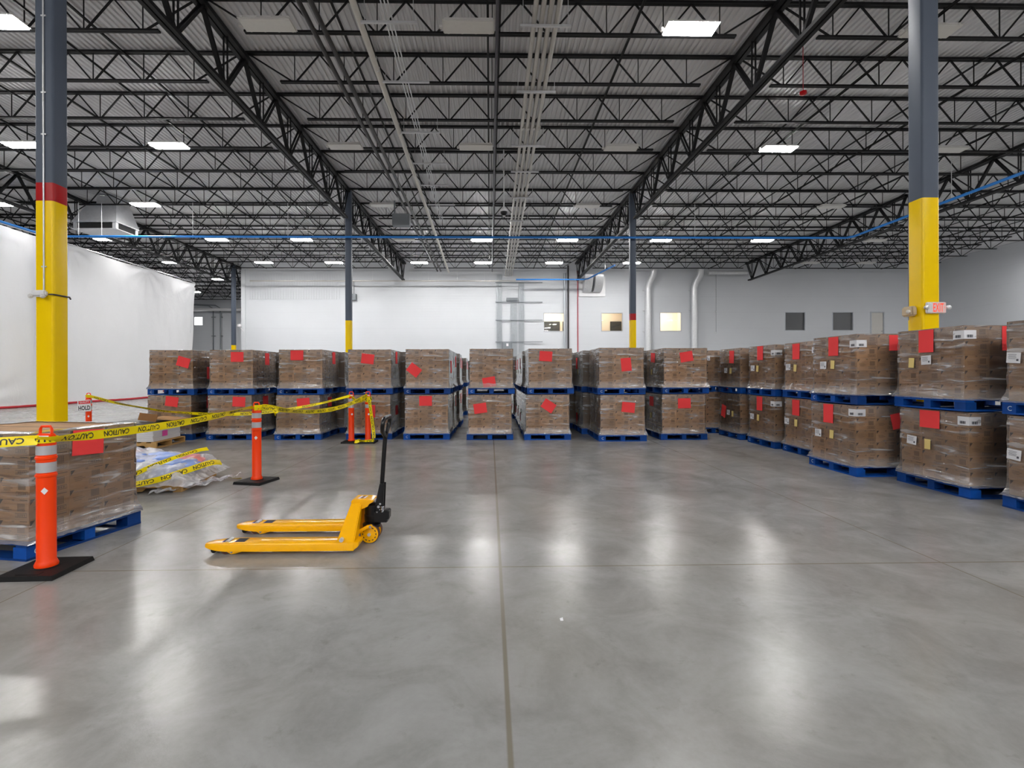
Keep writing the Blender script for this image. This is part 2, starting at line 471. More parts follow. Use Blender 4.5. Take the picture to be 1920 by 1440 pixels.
# ------------------------------------------------------------------ building shell
DECK = 9.88; WY = 37.9; RW = 34.2; JOG = -18.6; RY = 53.8; LW = -46.0; NY = -24.0
COLX = [-45.3, -32.35, -19.4, -6.4, 6.55, 19.5, 32.45]
ROWY = [7.45, 22.89, 38.33, 53.77]; DJ = 1.93
struct('floor', MB().box(((LW + RW) / 2, (NY + RY) / 2, -.1), (RW - LW, RY - NY, .2)), 'floor')
mb = MB(); P = .152; n = int((RW - LW) / P)
prof = []
for i in range(n + 1):
    x = LW + i * P
    prof += [(x, DECK), (x + .055, DECK), (x + .075, DECK + .04), (x + .132, DECK + .04)]
vs = [(x, NY, z) for x, z in prof] + [(x, RY, z) for x, z in prof]; k = len(prof)
mb.add(vs, [(i, i + 1, i + 1 + k, i + k) for i in range(k - 1)])
struct('ceiling', mb, 'deck')
WINS = [(4.06, 5.72, 4.60, 6.03), (8.44, 10.10, 4.60, 6.03), (12.92, 14.59, 4.60, 6.07), (22.51, 24.12, 4.63, 6.08), (26.19, 27.84, 4.63, 6.08)]
DOOR = (29.15, 30.25, 2.6, 6.10)
def wall_with_holes(x0, x1, z0, z1, holes, y, t):
    mb = MB(); xs = [x0]
    for a, b, c, d in holes:
        if a > xs[-1]: mb.box(((xs[-1] + a) / 2, y + t / 2, (z0 + z1) / 2), (a - xs[-1], t, z1 - z0))
        mb.box(((a + b) / 2, y + t / 2, (z0 + c) / 2), (b - a, t, c - z0)); mb.box(((a + b) / 2, y + t / 2, (d + z1) / 2), (b - a, t, z1 - d))
        xs.append(b)
    mb.box(((xs[-1] + x1) / 2, y + t / 2, (z0 + z1) / 2), (x1 - xs[-1], t, z1 - z0))
    return mb
struct('wall_back', wall_with_holes(JOG, RW, 0, DECK, WINS + [DOOR], WY, .25), 'wall')
struct('wall_right', MB().box((RW + .1, (NY + WY) / 2, DECK / 2), (.2, WY - NY + .5, DECK)), 'wall')
struct('wall_left', MB().box((LW - .1, (NY + RY) / 2, DECK / 2), (.2, RY - NY, DECK)), 'wall')
struct('wall_front', MB().box(((LW + RW) / 2, NY - .1, DECK / 2), (RW - LW, .2, DECK)), 'wall')
struct('wall_jog', MB().box((JOG + .1, (WY + RY) / 2 + .13, DECK / 2), (.2, RY - WY - .26, DECK)), 'wall')
struct('wall_recess', wall_with_holes(LW, JOG, 0, DECK, [(-31.4, -30.45, 6.62, 7.55)], RY, .25), 'wall')
struct('trim_1', MB().box((-10.95, WY - .03, DECK / 2 - .3), (.42, .06, DECK - .6)), 'wall_strip')
struct('trim_2', MB().box((-18.45, WY - .03, DECK / 2 - .3), (.3, .06, DECK - .6)), 'wall_strip')
# ribbed metal band at the top of the wall by the corner
mb = MB()
for i in range(36):
    mb.box((-18.0 + i * .19, WY - .012, 8.0), (.10, .024, 1.9))
struct('trim_3', mb, 'wall_strip')

for i, (a, b, c, d) in enumerate(WINS):
    w = link('window_%d' % (i + 1), None); w['kind'] = 'structure'
    mb = MB(); t = .05
    mb.box(((a + b) / 2, WY + .05, c + t / 2), (b - a, .16, t)); mb.box(((a + b) / 2, WY + .05, d - t / 2), (b - a, .16, t))
    mb.box((a + t / 2, WY + .05, (c + d) / 2), (t, .16, d - c - 2 * t)); mb.box((b - t / 2, WY + .05, (c + d) / 2), (t, .16, d - c - 2 * t))
    link('window_frame', mb.mesh('window_frame', 'alu'), w)
    link('pane', MB().box(((a + b) / 2, WY + .10, (c + d) / 2), (b - a - 2 * t, .012, d - c - 2 * t)).mesh('pane', 'glass'), w)
    if i < 3:                                  # lit office behind the glass
        x0, x1, y0, y1, z0, z1 = a - .9, b + .9, WY + .26, WY + 3.4, 3.4, 6.9
        mb = MB(); e = .05
        for cc, dd in ((((x0 + x1) / 2, y1, (z0 + z1) / 2), (x1 - x0, e, z1 - z0)), ((x0, (y0 + y1) / 2, (z0 + z1) / 2), (e, y1 - y0, z1 - z0)),
                       ((x1, (y0 + y1) / 2, (z0 + z1) / 2), (e, y1 - y0, z1 - z0)), (((x0 + x1) / 2, (y0 + y1) / 2, z0), (x1 - x0, y1 - y0, e)), (((x0 + x1) / 2, (y0 + y1) / 2, z1), (x1 - x0, y1 - y0, e))):
            mb.box(cc, dd)
        link('office_room', mb.mesh('office_room', 'cream'), w)
        mb = MB()
        for lx in ((a + .45, b - .35) if i != 1 else (a + .8,)):
            mb.box((lx, y0 + 1.7, z1 - .07), (.6, 1.3, .04))
        link('office_lamp', mb.mesh('office_lamp', 'office_lamp'), w)
        for bx0, bx1 in ((( 4.40, 5.76), (5.98, 6.35)), ((9.93, 10.86),), ())[i]:
            link('office_board', MB().box(((bx0 + bx1) / 2, y1 - .1, 4.85), (bx1 - bx0, .06, 1.7)).mesh('office_board', 'board'), w)
    else:
        link('dark_backing', MB().box(((a + b) / 2, WY + .17, (c + d) / 2), (b - a - .02, .02, d - c - .02)).mesh('dark_backing', 'dark_room'), w)  # dark panel stands in for the unlit room behind the glass
w = link('window_6', None); w['kind'] = 'structure'
link('pane', MB().box((-30.93, RY + .1, 7.085), (.93, .02, .91)).mesh('pane', 'daylight'), w)
mb = MB()
for cc, dd in (((-30.93, RY + .02, 6.64), (.95, .1, .05)), ((-30.93, RY + .02, 7.53), (.95, .1, .05)), ((-31.38, RY + .02, 7.085), (.05, .1, .84)), ((-30.48, RY + .02, 7.085), (.05, .1, .84))):
    mb.box(cc, dd)
link('window_frame', mb.mesh('window_frame', 'wall_strip'), w)
d = link('door_1', None); d['kind'] = 'structure'
link('door_leaf', MB().box((29.7, WY + .08, 4.33), (1.0, .05, 3.42)).mesh('door_leaf', 'door_paint', bevel=.008), d)
mb = MB(); mb.box((29.19, WY + .04, 4.35), (.08, .16, 3.5)); mb.box((30.21, WY + .04, 4.35), (.08, .16, 3.5)); mb.box((29.7, WY + .04, 6.06), (.94, .16, .08))
link('door_frame', mb.mesh('door_frame', 'alu'), d)
link('door_handle', MB().box((30.06, WY + .03, 4.6), (.10, .08, .05)).mesh('door_handle', 'chrome', bevel=.01), d)

# ------------------------------------------------------------------ columns
def column_mesh(z0, z1, w=.265, r=.035):
    pts = []
    for cx, cy, a0 in ((1, 1, 0), (-1, 1, 90), (-1, -1, 180), (1, -1, 270)):
        for k in range(5):
            a = math.radians(a0 + 22.5 * k)
            pts.append((cx * (w / 2 - r) + r * math.cos(a), cy * (w / 2 - r) + r * math.sin(a)))
    return MB().prism(pts, z0, z1, plane='XY')
BANDS = {(-6.4, 7.45): (3.95, 4.21), (6.55, 7.45): (4.04, None), (-6.4, 22.89): (3.86, None), (6.55, 22.89): (3.86, 4.16),
         (-19.4, 38.33): (3.64, None), (-19.4, 22.89): (3.86, None), (19.62, 22.89): (3.86, None), (-32.35, 38.33): (3.64, None)}
CL = {(-32.35, 38.33): 'grey column with yellow base standing far behind the white curtain',
      (-6.4, 7.45): 'square steel column painted yellow, red and grey behind the pallet of cartons by the taped post',
      (6.55, 7.45): 'square steel column, yellow below grey, carrying the lit exit sign',
      (-6.4, 22.89): 'square grey steel column with yellow base beyond the double taped posts',
      (6.55, 22.89): 'distant grey steel column with red band and yellow base before the lit office windows',
      (-19.4, 38.33): 'distant grey column with yellow base at the white wall corner by the curtain end',
      (-19.4, 22.89): 'grey and yellow column standing beside the white curtain',
      (19.62, 22.89): 'grey and yellow column behind the exit-sign column'}
for (x, y), (zy, zr) in BANDS.items():
    c = thing('steel_column', CL[(x, y)], 'column', (x, y, 0), 0, 'steel building columns')
    zz = zr or zy
    link('yellow_section', column_mesh(.02, zy).mesh('yellow_section', 'yellow', smooth=40), c)
    if zr: link('red_band', column_mesh(zy, zr).mesh('red_band', 'red_paint', smooth=40), c)
    link('grey_section', column_mesh(zz, 9.75).mesh('grey_section', 'grey_steel', smooth=40), c)
    link('base_plate', MB().box((0, 0, .01), (.42, .42, .02)).mesh('base_plate', 'grey_steel'), c)

# ------------------------------------------------------------------ roof steel
def joist_parts(L):
    h = L / 2; zt, zb = DECK - .035, 9.10; pan = L / 10
    top = MB(); top.box((0, -.035, zt), (L, .055, .055)); top.box((0, .035, zt), (L, .055, .055))
    bot = MB(); e = h - pan * .72
    bot.box((0, -.03, zb), (2 * e, .045, .045)); bot.box((0, .03, zb), (2 * e, .045, .045))
    web = MB(); nodes = [-h + pan * (k + 1) for k in range(9)]
    for i, x in enumerate(nodes):
        web.bar((x, 0, zb), (x, 0, zt), .02, .02)
        a = (x - pan / 2, 0, zt - .02) if i else (-h + .1, 0, zt - .02)
        b = (x + pan / 2, 0, zt - .02) if i < 8 else (h - .1, 0, zt - .02)
        web.bar((x - .03, 0, zb), a, .034, .034); web.bar((x + .03, 0, zb), b, .034, .034)
    return [('top_chord', top.mesh('top_chord', 'black_steel')), ('bottom_chord', bot.mesh('bottom_chord', 'black_steel')), ('web', web.mesh('web', 'black_steel'))]
BAY = [(-45.3, -32.35, 'bay far past the curtain', 13, 23), (-32.35, -19.4, 'bay past the curtain', 6, 23), (-19.4, -6.4, 'bay beside the curtain', 1, 15),
       (-6.4, 6.55, 'middle aisle bay', 1, 15), (6.55, 19.5, 'bay over the carton row', 1, 15), (19.5, 32.45, 'bay by the side wall', 6, 15)]
for x0, x1, bn, k0, k1 in BAY:
    parts = joist_parts(x1 - x0 - .02)
    for k in range(k0, k1 + 1):
        y = ROWY[0] + DJ * k
        j = thing('bar_joist', 'black roof joist, %s in the %s' % (ORD[k - k0], bn), 'roof joist', ((x0 + x1) / 2, y, 0), 0, 'open-web joists under the roof deck')
        for nme, me in parts: link(nme, me, j)
def girder_parts(L, npan):
    zt, zb = 9.70, 8.40; top, bot, web = MB(), MB(), MB(); h = L / 2; p = L / npan
    for s in (-1, 1):
        top.box((s * .075, 0, zt), (.11, L - .29, .11)); bot.box((s * .06, 0, zb), (.085, L - p * .5, .085))
    for k in range(npan):
        ym = -h + p * (k + .5); ya = -h + p * k + (.22 if k == 0 else 0); yb = -h + p * (k + 1) - (.22 if k == npan - 1 else 0)
        web.bar((0, ym, zb), (0, ya, zt), .09, .09); 
        for s in (-.05, .05): web.bar((s, ym, zb), (s, yb, zt), .035, .06)
        for s in (-.045, .045): web.bar((s, ym + .02, zb), (s, ym + .02, zt), .03, .035)
    return [('top_chord', top.mesh('top_chord', 'black_steel')), ('bottom_chord', bot.mesh('bottom_chord', 'black_steel')), ('web', web.mesh('web', 'black_steel'))]
G8 = girder_parts(15.44, 8)
GL = [(-6.4, 0, 'from the red-banded column to the column behind the twin posts'), (-6.4, 1, 'ending at the back wall beside the white pipe'),
      (6.55, 0, 'meeting the exit-sign column'), (6.55, 1, 'ending at the back wall by the duct elbows'),
      (-19.4, 0, 'above the near part of the white curtain'), (-19.4, 1, 'above the far end of the white curtain'), (-19.4, 2, 'beyond the white wall corner'),
      (19.5, 0, 'beyond the exit-sign column'), (19.5, 1, 'ending above the dark windows'), (-32.35, 1, 'far behind the white curtain'), (-32.35, 2, 'deep in the recess behind the curtain')]
for x, b, lb in GL:
    y = ROWY[b] + 7.72; P_ = G8
    if b == 1 and x > -10: y -= .0; P_ = None
    g = thing('joist_girder', 'heavy black steel truss girder ' + lb, 'girder', (x, y, 0), 0, 'truss girders carrying the joists')
    if P_ is None:
        P_ = girder_parts(14.95, 8); g.location.y = ROWY[1] + 14.95 / 2
    for nme, me in P_: link(nme, me, g)
# bridging angles running across the joists
for x0, x1, bn, k0, k1 in BAY[1:]:
    ya = ROWY[0] + DJ * k0 - .4; yb = (ROWY[0] + DJ * k1 + .4)
    for i, fx in enumerate((.25, .5, .75)):
        for lev, z in (('bottom', 9.139), ('top', 9.785)):
            x = x0 + (x1 - x0) * fx + (.18 if lev == 'top' else -.1)
            mb = MB(); mb.box((x, (ya + yb) / 2, z), (.05, yb - ya, .03)); mb.box((x + .02, (ya + yb) / 2, z + (.015 if lev == 'top' else -.02)), (.01, yb - ya, .03))
            tag(link('bridging_angle', mb.mesh('bridging_angle', 'black_steel')), 'thin black rail along joist %ss, %s in the %s' % (lev, ORD[i], bn), 'roof bracing', 'bridging rails across the joists')

# ------------------------------------------------------------------ high-bay lamps
def lamp_parts(on):
    body = MB(); body.box((0, 0, 9.0), (1.04, .34, .05)); body.hexa([(-.56, -.22, 8.955), (.56, -.22, 8.955), (.56, .22, 8.955), (-.56, .22, 8.955)], [(-.53, -.19, 8.98), (.53, -.19, 8.98), (.53, .19, 8.98), (-.53, .19, 8.98)])
    for i in range(4):
        for s in (-1, 1): body.box((-.45 + .3 * i, s * .222, 8.962), (.04, .025, .035))
    ps = [('lamp_housing', body.mesh('lamp_housing', 'housing')),
          ('diffuser', MB().box((0, 0, 8.94), (1.08, .40, .028)).mesh('diffuser', 'lamp_on' if on else 'lens'))]
    ps.append(('junction_box', MB().box((-.60, .05, 8.97), (.07, .07, .06)).mesh('junction_box', 'housing')))
    hg = MB()
    for s in (-.4, .4): hg.bar((s, 0, 9.02), (s, .1, 9.09), .012, .012)
    ps.append(('hanger', hg.mesh('hanger', 'galv')))
    return ps
LON, LOFF = lamp_parts(True), lamp_parts(False)
LX = [-27.0, -21.3, -15.2, -10.5, -4.75, -.44, 4.4, 9.7, 15.5, 22.0, 25.9, 31.8]
LY = [10.85 + 5.79 * k for k in range(5)]
LIT = {0: [2, 3, 6, 9, 10], 1: [2, 3, 7, 9, 10, 11], 2: [1, 2, 10, 11], 3: [1, 2, 3, 5, 6, 7, 8, 11], 4: [1, 2, 3, 4, 5, 6, 7]}  # out-of-view ones near side wall and curtain are added to brighten them
UN = {0: [4, 5, 7], 1: [4, 5, 6, 8], 2: [4, 6, 8], 3: [4, 9], 4: [9, 10]}
LYB = LY + [40.0, 46.2, 4.9, -.9, -6.7, -12.5, -18.3]
LIT.update({5: [1], 6: [0, 1], 7: [2, 8, 10], 8: [3, 7, 9], 9: [2, 3, 4, 5, 6, 7, 8], 10: [2, 3, 4, 5, 6, 7, 8], 11: [3, 4, 5, 6, 7]})  # unseen lamps behind the camera, the last two rows added to light upright faces
cid = {0: 'third from the curtain side'}
for r_ in LIT:
    allx = sorted(LIT[r_] + UN.get(r_, []))
    for i, ix in enumerate(allx):
        on = ix in LIT[r_]
        rn = '%s' % (['nearest overhead', 'second overhead', 'third overhead', 'fourth overhead, by the blue pipe', 'along the back wall', 'past the wall corner', 'deep in the recess', 'over the camera', 'behind the camera', 'second behind the camera', 'third behind the camera, added unseen', 'last behind the camera, added unseen'][r_])
        l = thing('high_bay_light', '%s high-bay light, %s from the curtain, row %s' % ('glowing' if on else 'switched-off', ORD[i], rn), 'ceiling light', (LX[ix], LYB[r_], 0), 0, 'high-bay lights')
        for nme, me in (LON if on else LOFF): link(nme, me, l)

# ------------------------------------------------------------------ overhead pipes
def pipe(name, pts, r, mat, label, cat='pipe', group=None, n=10):
    return tag(link(name, MB().tube(pts, r, n).mesh(name, mat, smooth=40)), label, cat, group)
w = thing('white_pipe', 'off-white plastic pipe running along the ceiling to the back wall', 'pipe')
link('pipe', MB().tube([(-2.66, 8.0, 8.78), (-2.80, 22, 8.78), (-2.97, 36.2, 8.78)], .068, 12).mesh('pipe', 'pvc', smooth=40), w)
for y in (12.1, 15.3, 18.6, 22.3, 26.0, 30.0):
    x = -2.66 - .31 * (y - 8) / 28
    link('pipe_hanger', MB().tube([(x, y, 8.70 + .004)] + [(x + .078 * math.sin(a), y, 8.78 - .078 * math.cos(a)) for a in (.6, 1.2, 1.9, 2.6)] + [(x, y, 8.87), (x, y, 9.08)], .009, 5).mesh('pipe_hanger', 'galv'), w)
for q, (xa, nm) in enumerate(((-3.79, 'outer'), (-3.55, 'inner'))):
    pipe('dark_pipe', [(xa, 7.5, 8.87), (xa, 36.4, 8.87)], .053, 'dark_pipe', '%s of two parallel black pipes beside the off-white ceiling pipe' % nm, 'pipe', 'pair of black ceiling pipes')
b = thing('conduit_bundle', 'bundle of four grey conduits running overhead to the back wall', 'conduit')
for i in range(4):
    x = .90 + i * .152
    link('conduit', MB().tube([(x, 7.5, 8.62), (x + .09, 20.0, 8.62), (x + .11, 20.6, 8.60), (x + .25, 36.6, 8.60)], .052, 10).mesh('conduit', 'conduit', smooth=40), b)
for k, y in enumerate((10.2, 12.6, 15.6, 17.6, 20.2, 23.3, 26.3, 30.1, 34.0, 36.65)):
    x = 1.13 + .012 * (y - 8)
    mb = MB(); mb.box((x, y, 8.53), (.98 if k % 2 else 1.05, .045, .045))
    for s in (-.46, .46): mb.bar((x + s, y, 8.53), (x + s, y, 9.1), .012, .012)
    link('strut_hanger', mb.mesh('strut_hanger', 'galv'), b)
for y in (14.6, 20.3, 25.2):
    x = 1.13 + .012 * (y - 8); mb = MB()
    for i in range(4): mb.tube([(x - .228 + i * .152, y - .07, 8.615), (x - .228 + i * .152, y + .07, 8.615)], .064, 8)
    link('coupling', mb.mesh('coupling', 'conduit', smooth=40), b)
t = thing('strut_supported_conduit', 'thin silver conduits on short trapeze struts beside the off-white pipe', 'conduit')
mb = MB()
for i in range(3): mb.tube([(-1.95 - i * .07, 9.0, 8.68), (-2.2 - i * .07, 24.0, 8.68)], .014, 6)
link('conduit', mb.mesh('conduit', 'galv', smooth=40), t)
for y in (10.3, 12.4, 15.0, 17.2, 19.2, 21.4):
    mb = MB(); mb.box((-2.05, y, 8.64), (1.15, .045, .045))
    for s in (-.5, .5): mb.bar((-2.05 + s, y, 8.64), (-2.05 + s, y, 9.1), .01, .01)
    link('trapeze_strut', mb.mesh('trapeze_strut', 'galv'), t)
pipe('sprinkler_pipe', [(.175, 7.5, 8.93), (.175, 24.0, 8.93), (.175, 36.8, 8.93)], .038, 'purple_pipe', 'slim purple-grey sprinkler pipe over the middle aisle', 'pipe')
def hung_pipe(name, pts, r, mat, label, hangers):
    t = thing(name, label, 'pipe')
    link('pipe', MB().tube(pts, r, 10).mesh('pipe', mat, smooth=40), t)
    for h in hangers: link('hanger_rod', MB().tube([h, (h[0], h[1], 9.08)], .011, 5).mesh('hanger_rod', 'galv'), t)
hung_pipe('blue_air_pipe', [(-19.5, 9.0, 7.57), (-19.5, 22.3, 7.57), (-19.3, 22.55, 7.57), (16.2, 22.55, 7.57), (16.4, 22.3, 7.57), (16.4, 9.0, 7.57)], .052, 'blue_pipe',
          'long bright blue compressed-air pipe crossing under the roof from curtain to side bay', [(-18.2, 22.55, 7.57), (-17.2, 22.55, 7.57), (-13.2, 22.55, 7.57), (-9, 22.55, 7.57), (9.3, 22.55, 7.57), (16.4, 17.5, 7.57), (16.4, 14.0, 7.57)])
hung_pipe('wall_top_conduit', [(-17.5, 36.9, 8.25), (1.9, 36.9, 8.25)], .045, 'conduit', 'grey conduit hung along the top of the white back wall', [(x, 36.9, 8.25) for x in (-17, -15, -12.8, -10.6, -8.6, -5.9, -4.5, -2.4, -.4, 1.2)])
hung_pipe('blue_wall_pipe', [(1.9, 36.3, 8.25), (6.8, 36.3, 8.25), (7.1, 36.0, 8.25), (7.9, 31.5, 8.25)], .05, 'blue_pipe', 'blue pipe along the top of the back wall near the duct elbows', [(4.4, 36.3, 8.25), (7.63, 33, 8.25)])
for i, (x, z0, z1, r, m, lb) in enumerate(((5.42, 2.0, 9.0, .10, 'tray', 'pale grey vertical riser pipe on the back wall beside a lit window'), (5.93, 2.0, 9.6, .06, 'dark_pipe', 'dark vertical pipe on the back wall next to the pale riser'), (6.66, 0.3, 9.2, .035, 'red_pipe', 'thin red vertical pipe on the white back wall'))):
    pipe('wall_riser', [(x + .42 * (i == 0), WY - r - .01, z0), (x + .42 * (i == 0), WY - r - .01, z1)] if i else [(5.86 - .2, WY - r - .01, z0), (5.66, WY - r - .01, z1)], r, m, lb)
# dome camera on a drop pole
c = thing('dome_camera', 'white dome camera on a long drop pole beside the conduit bundle', 'security camera', (.49, 17.1, 0))
link('drop_pole', MB().tube([(0, 0, 7.05), (0, 0, 9.09)], .022, 8).mesh('drop_pole', 'galv', smooth=40), c)
link('camera_cap', MB().lathe([(.03, 7.08), (.08, 7.06), (.13, 7.0), (.135, 6.96)], 20).mesh('camera_cap', 'white_plastic', smooth=40), c)
link('camera_dome', MB().lathe([(.12, 6.958), (.115, 6.91), (.085, 6.86), (.04, 6.83)], 20).mesh('camera_dome', 'jack_black', smooth=60), c)
link('camera_lens', MB().lathe([(.05, 6.82), (.045, 6.80)], 14).mesh('camera_lens', 'white_plastic'), c)
a = thing('alarm_horn', 'small red alarm horn hanging under the joists on a thin pole', 'alarm', (7.98, 12.6, 0))
link('horn', MB().lathe([(.04, 8.60), (.085, 8.585), (.09, 8.53), (.05, 8.50)], 16).mesh('horn', 'red_paint', smooth=40), a)
link('drop_pole', MB().tube([(0, 0, 8.60), (0, 0, 9.86)], .010, 6).mesh('drop_pole', 'red_pipe'), a)
tag(link('control_box', MB().box((-3.85, 22.0, 8.15), (.75, .35, .5)).box((-4.15, 22.0, 8.7), (.06, .06, .62)).mesh('control_box', 'grey_box')), 'grey control box hung from the joists above the off-white pipe end', 'electrical box')
# HVAC diffuser drum
h = thing('air_diffuser', 'square galvanized air diffuser hanging under the roof beyond the red-banded column', 'air diffuser', (-18.0, 23.9, 0))
link('hood', MB().hexa([(-1.0, -.75, 8.45), (1.0, -.75, 8.45), (1.0, .75, 8.45), (-1.0, .75, 8.45)], [(-.55, -.4, 9.35), (.75, -.4, 9.35), (.75, .55, 9.35), (-.55, .55, 9.35)]).mesh('hood', 'galv'), h)
link('duct_neck', MB().box((.1, .3, 9.55), (.9, .9, .5)).mesh('duct_neck', 'galv'), h)
mb = MB()
for sx, sy in ((-1, -1), (1, -1), (1, 1), (-1, 1)): mb.box((sx * .88, sy * .64, 8.25), (.16, .16, .34))
mb.box((0, 0, 8.43), (2.0, 1.5, .06)); mb.box((0, 0, 8.10), (2.05, 1.55, .03))
link('drum_frame', mb.mesh('drum_frame', 'galv'), h)
link('drum_opening', MB().box((0, 0, 8.26), (1.85, 1.36, .24)).mesh('drum_opening', 'slot'), h)

# ------------------------------------------------------------------ things on the back wall
def duct_bend(pts, w, d, mat='galv'):
    return MB().tube(pts, w / 2, 4 if d else 12)
for x, lb in ((11.93, 'galvanized round duct rising up the back wall between two lit windows'), (15.45, 'galvanized round duct rising up the back wall past the last lit window')):
    t = thing('wall_duct', lb, 'duct', (x, WY - .32, 0), 0, 'round wall ducts')
    link('duct_riser', MB().tube([(0, 0, 0.4), (0, 0, 7.7)], .245, 16).mesh('duct_riser', 'galv', smooth=40), t)
    link('duct_elbow', MB().tube([(0, 0, 7.7), (0, 0, 7.9), (.1, -.1, 8.3), (.28, -.3, 8.7), (.34, -.4, 9.2)], .25, 16).mesh('duct_elbow', 'galv', smooth=30), t)
    mb = MB()
    for z in (3.0, 4.6, 6.2, 7.7): mb.tube([(0, 0, z - .03), (0, 0, z + .03)], .262, 16); mb.box((-.05, .27, z), (.5, .09, .06))
    link('duct_band', mb.mesh('duct_band', 'galv', smooth=40), t)
t = thing('duct_elbow_pair', 'shiny pair of curved duct elbows at the top of the back wall', 'duct', (7.0, WY, 0))
for k, dx in enumerate((0, .78)):
    link('elbow', MB().grid(lambda a, v, dx=dx: (dx + (.6 * v), -.1 - 1.15 * math.sin(a * PI / 2), 7.55 + 1.15 * (1 - math.cos(a * PI / 2))), 10, 2).grid(lambda a, v, dx=dx: (dx + (.6 * v), -.1 - .35 * math.sin(a * PI / 2), 8.35 + .35 * (1 - math.cos(a * PI / 2))), 10, 2)
         .grid(lambda a, v, dx=dx: (dx, -.1 - (1.15 - .8 * v) * math.sin(a * PI / 2), 7.55 + .8 * v + (1.15 - .8 * v) * (1 - math.cos(a * PI / 2))), 10, 2)
         .grid(lambda a, v, dx=dx: (dx + .6, -.1 - (1.15 - .8 * v) * math.sin(a * PI / 2), 7.55 + .8 * v + (1.15 - .8 * v) * (1 - math.cos(a * PI / 2))), 10, 2).mesh('elbow', 'galv', smooth=40), t)
link('wall_plate', MB().box((.75, -.05, 8.0), (2.0, .09, 1.5)).mesh('wall_plate', 'white_plastic'), t)
r = thing('cable_rack', 'grey cable ladders and cross rails on the back wall above the carton stacks', 'cable rack', (0, WY, 0))
for x0, x1, z0, z1 in ((.5, .91, .5, 8.9), (1.55, 2.04, .5, 6.85), (2.18, 2.60, .3, 8.3)):
    mb = MB(); mb.box(((x0 + x1) / 2, -.055, (z0 + z1) / 2), (x1 - x0 - .04, .01, z1 - z0))
    for x in (x0 + .02, x1 - .02): mb.box((x, -.06, (z0 + z1) / 2), (.03, .06, z1 - z0))
    for i in range(int((z1 - z0) / .3)): mb.box(((x0 + x1) / 2, -.07, z0 + .15 + i * .3), (x1 - x0 - .06, .02, .03))
    for i in range(5): mb.tube([(x0 + .07 + i * (x1 - x0 - .14) / 4, -.078, z0), (x0 + .07 + i * (x1 - x0 - .14) / 4, -.078, z1)], .016, 5)
    link('cable_ladder', mb.mesh('cable_ladder', 'tray'), r)
for z in (8.30, 6.82, 5.46, 3.82): link('cross_rail', MB().box((2.2, -.13, z), (3.55, .05, .05)).mesh('cross_rail', 'grey_box'), r)
link('top_gland_box', MB().box((1.68, -.17, 7.02), (.85, .2, .22)).mesh('top_gland_box', 'grey_box', bevel=.01), r)
e = thing('electrical_cabinet', 'grey electrical cabinet with a small label on the back wall cable rack', 'electrical box', (1.28, WY - .33, 3.38))
link('cabinet_body', MB().box((0, 0, 0), (.70, .3, .82)).mesh('cabinet_body', 'grey_box', bevel=.01), e)
link('cabinet_door', MB().box((0, -.16, 0), (.62, .02, .74)).mesh('cabinet_door', 'grey_box', bevel=.005), e)
link('cabinet_label', MB().box((.02, -.173, .2), (.16, .004, .2)).mesh('cabinet_label', 'white_paper'), e)
mb = MB(); mb.tube([(16.25, 37.0, 8.9), (19.2, 37.0, 8.9)], .14, 10)
tag(link('horizontal_duct', mb.mesh('horizontal_duct', 'galv', smooth=40)), 'pale round duct running along the top of the wall past the second riser', 'duct')
w = thing('hanging_chain', 'thin chain with weights hanging in front of the blank back wall', 'chain', (17.1, 37.6, 0))
link('chain', MB().tube([(0, 0, 4.55), (0, 0, 9.0)], .014, 5).mesh('chain', 'grey_box'), w)
for z in (4.5, 6.1, 7.8): link('weight', MB().lathe([(.03, z - .06), (.06, z - .03), (.06, z + .03), (.03, z + .06)], 10).mesh('weight', 'galv', smooth=40), w)
w = thing('pull_cord', 'thin dark pull cord hanging on the white wall beside a distant column', 'cord', (-10.75, 37.6, 0))
link('cord', MB().tube([(0, 0, 3.2), (0, 0, 8.4)], .018, 5).mesh('cord', 'grey_box'), w)
link('cord_end', MB().lathe([(.02, 3.08), (.05, 3.12), (.05, 3.2), (.02, 3.24)], 8).mesh('cord_end', 'grey_box'), w)
w = thing('wall_bracket_box', 'grey bracket box high on the back wall beside the distant grey column', 'electrical box', (-10.25, 37.75, 0))
link('box_body', MB().box((0, 0, 7.2), (.5, .26, .45)).mesh('box_body', 'grey_box'), w); link('stub_pipe', MB().tube([(0, 0, 7.4), (0, 0, 8.4)], .06, 8).mesh('stub_pipe', 'galv'), w)
for k, (x, lb) in enumerate(((-29.3, 'outer'), (-28.4, 'inner'))):
    mb = MB().tube([(x, RY - .15 - .3 * k, 1.0), (x, RY - .15 - .3 * k, 8.4), (x - .5, RY - .15 - .3 * k, 8.7), (x - 2.2 - k, RY - .15 - .3 * k, 8.8)], .06, 6)
    for z in (3.5, 5.5, 7.5): mb.box((x, RY - .08 - .15 * k, z), (.4 if not k else .1, .14 + .3 * k, .08))
    tag(link('recess_riser', mb.mesh('recess_riser', 'grey_box', smooth=40)), '%s grey pipe riser on the recess wall past the curtain end' % lb, 'pipe', 'recess pipe risers')
pipe('recess_light_pipe', [(-32, 52.9, 8.2), (-18.9, 52.9, 8.2)], .16, 'white_plastic', 'white pipe along the top of the recess wall behind the distant column')
w = thing('wall_flood_lamp', 'small white lamp fixed at the edge of the white wall corner', 'lamp', (-18.7, WY - .12, 5.0))
link('lamp_head', MB().lathe([(.05, -.05), (.16, 0), (.16, .12), (.05, .18)], 12).mesh('lamp_head', 'white_plastic', smooth=40), w)
link('bracket', MB().bar((0, 0, 0), (.3, .08, -.35), .05, .05).mesh('bracket', 'white_plastic'), w)

